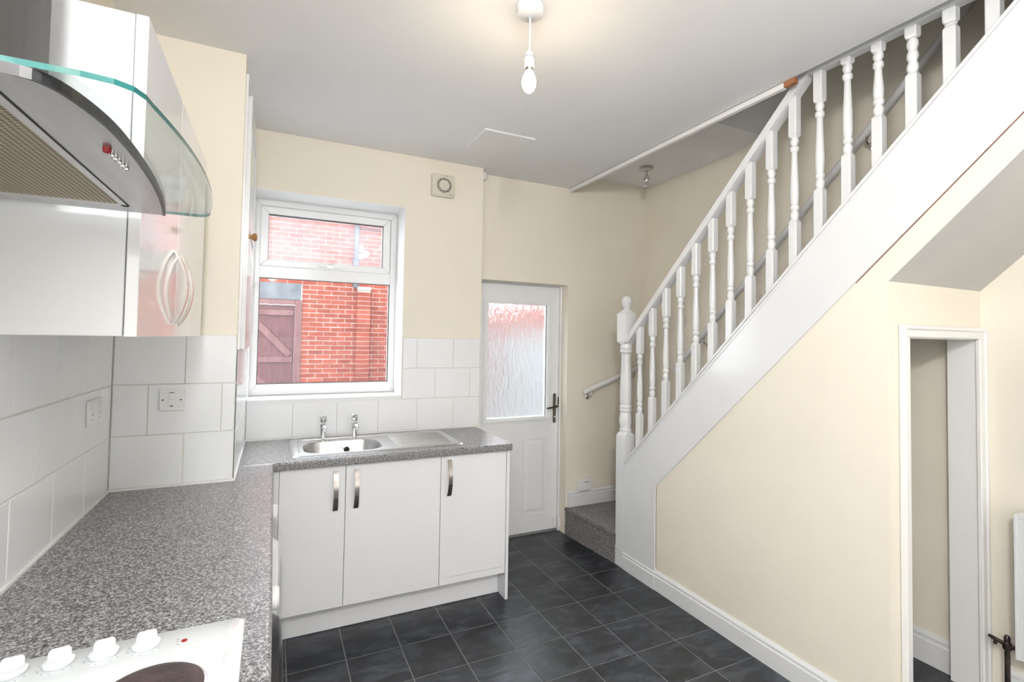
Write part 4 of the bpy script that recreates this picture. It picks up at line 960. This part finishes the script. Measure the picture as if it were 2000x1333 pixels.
# carpeted steps
def carpet(pts_fn_list):
    pass
def tufted(name, quad_fns, parent, step=0.0055, amp=0.003):
    """quad: (origin, u vector, v vector) patches with jittered relief"""
    mb = MB()
    for o, u, v in quad_fns:
        o, u, v = Vector(o), Vector(u), Vector(v); nu = max(2, int(u.length/step)); nv = max(2, int(v.length/step)); nrm = u.cross(v).normalized()
        vs = []
        for i in range(nu+1):
            for j in range(nv+1):
                vs.append(tuple(o + u*(i/nu) + v*(j/nv) + nrm*random.uniform(0, amp)))
        mb.add(vs, [(i*(nv+1)+j, (i+1)*(nv+1)+j, (i+1)*(nv+1)+j+1, i*(nv+1)+j+1) for i in range(nu) for j in range(nv)])
    return obj(name, mb, 'grey_carpet', parent)
zs1 = 0.212
xa, xb = 2.1135, 2.162     # the first riser runs slightly askew
ya, yb = YD-0.001, 2.83
s1 = obj('step', MB().prism([(xa+0.004, ya), (xb+0.004, yb), (XR, yb), (XR, ya)], 'z', 0.0, zs1-0.004), 'grey_carpet', st)
s1['label'] = 'grey carpeted bottom step'
nos = 0.014
tufted('carpet_pile', [((xb, yb, 0.0), (xa-xb, ya-yb, 0), (0, 0, zs1-0.03)),
                       ((xb, yb, zs1-0.03), (xa-xb, ya-yb, 0), (-nos*0.7, 0, 0.012)), ((xb-nos*0.7, yb, zs1-0.018), (xa-xb, ya-yb, 0), (0.006, 0, 0.018)),
                       ((xb-nos*0.7+0.006, yb, zs1), (xa-xb, ya-yb, 0), (0.60, 0, 0.0))], s1)
s2 = obj('step', MB().prism([(2.24, 2.84), (XR, 3.30), (XR, 2.70), (2.24, 2.70)], 'z', zs1, 0.42), 'grey_carpet', st)
s3y = 2.777
for j in range(3, 15):
    z = 0.21*j; y1 = 2.738 - (z + 0.06 - 0.728)/0.979; y0 = 2.738 - (z + 0.21 + 0.06 - 0.728)/0.979
    mm = MB().prism([(y1, z-0.21), (y1, z-0.02), (y1+0.012, z-0.015), (y1+0.012, z), (y0, z), (y0, z-0.20)], 'x', XS+0.058, XR-0.001)
    obj('step', mm, 'grey_carpet', st)
# wall handrails
def wall_rail(name, label, pts, brs):
    t = thing(name, label, 'handrail', pts[0])
    obj('rail', MB().tube(pts, 0.0205, 16), 'white_gloss', t, smooth=True)
    for (c, n) in brs:
        c = Vector(c); n = Vector(n)
        mb = MB().tube([tuple(c), tuple(c+Vector((0, 0, -0.050))), tuple(c+Vector((0, 0, -0.064))+n*0.014), tuple(c+Vector((0, 0, -0.066))+n*0.054)], 0.0065, 8)
        b = obj('bracket', mb, 'chrome', t, smooth=True)
        w0 = c+Vector((0, 0, -0.066))
        ax = 'y' if abs(n.y) > 0.5 else 'x'
        obj('bracket_rose', MB().lathe([(0.023, 0.0605), (0.023, 0.052), (0.013, 0.046)], tuple(w0), 14, ax), 'chrome', b, smooth=True)
ry = YD-0.062; ks = ry/3.31
p0 = (2.221*ks, ry, 1.54-0.415*ks+0.006); p1 = (2.775*ks, ry, 1.54-0.214*ks)
wall_rail('wall_handrail', 'short white handrail on the cream wall above the first step', [p0, p1], [((2.285*ks, ry, p0[2]+0.022), (0, 1, 0)), ((2.712*ks, ry, p1[2]-0.022), (0, 1, 0))])
rx = XR-0.062; kr = rx/2.895
zq = lambda y: 1.456 + 0.972*(2.888*kr - y)
wall_rail('wall_handrail', 'long white handrail climbing the stairwell wall behind the balusters', [(rx, 2.99, zq(2.99)), (rx, 0.4, zq(0.4))],
          [((rx, 2.70, zq(2.70)), (1, 0, 0)), ((rx, 1.575, zq(1.575)), (1, 0, 0)), ((rx, 0.95, zq(0.95)), (1, 0, 0))])

# ------------------------------------------------------------------ radiator
rad = thing('radiator', 'white panel radiator on the right wall beside the cupboard', 'radiator', (2.82, 0.5, 0.24))
obj('panel', MB().box(2.800, 2.835, 0.10, 0.985, 0.245, 0.835), 'radiator_white', rad, bevel=0.008)
for q in range(22): obj('flute', MB().box(2.794, 2.802, 0.135+q*0.038, 0.155+q*0.038, 0.29, 0.79), 'radiator_white', rad, bevel=0.003)
obj('top_grille', MB().box(2.798, 2.865, 0.098, 0.987, 0.828, 0.846), 'radiator_white', rad, bevel=0.002)
obj('side_cover', MB().box(2.796, 2.865, 0.978, 0.990, 0.25, 0.84), 'radiator_white', rad, bevel=0.002)
obj('wall_bracket', MB().box(2.86, XR-0.001, 0.80, 0.84, 0.30, 0.75), 'radiator_white', rad)
vx, vy = 2.835, 1.028
vv = obj('valve', MB().lathe([(0.010, 0.255), (0.016, 0.262), (0.016, 0.285), (0.010, 0.292), (0.011, 0.310), (0.006, 0.318)], (vx, vy, 0), 14), 'copper_pipe', rad, smooth=True)
obj('valve_tail', MB().tube([(vx, vy-0.05, 0.277), (vx, vy, 0.277), (vx-0.002, vy+0.045, 0.286), (vx-0.003, vy+0.060, 0.290)], [0.008, 0.009, 0.008, 0.006], 10).tube([(vx-0.001, vy+0.035, 0.282), (vx-0.002, vy+0.040, 0.264)], 0.007, 8), 'copper_pipe', vv, smooth=True)
obj('pipe', MB().tube([(vx, vy, 0.0), (vx, vy, 0.262)], 0.0095, 12), 'copper_pipe', rad, smooth=True)
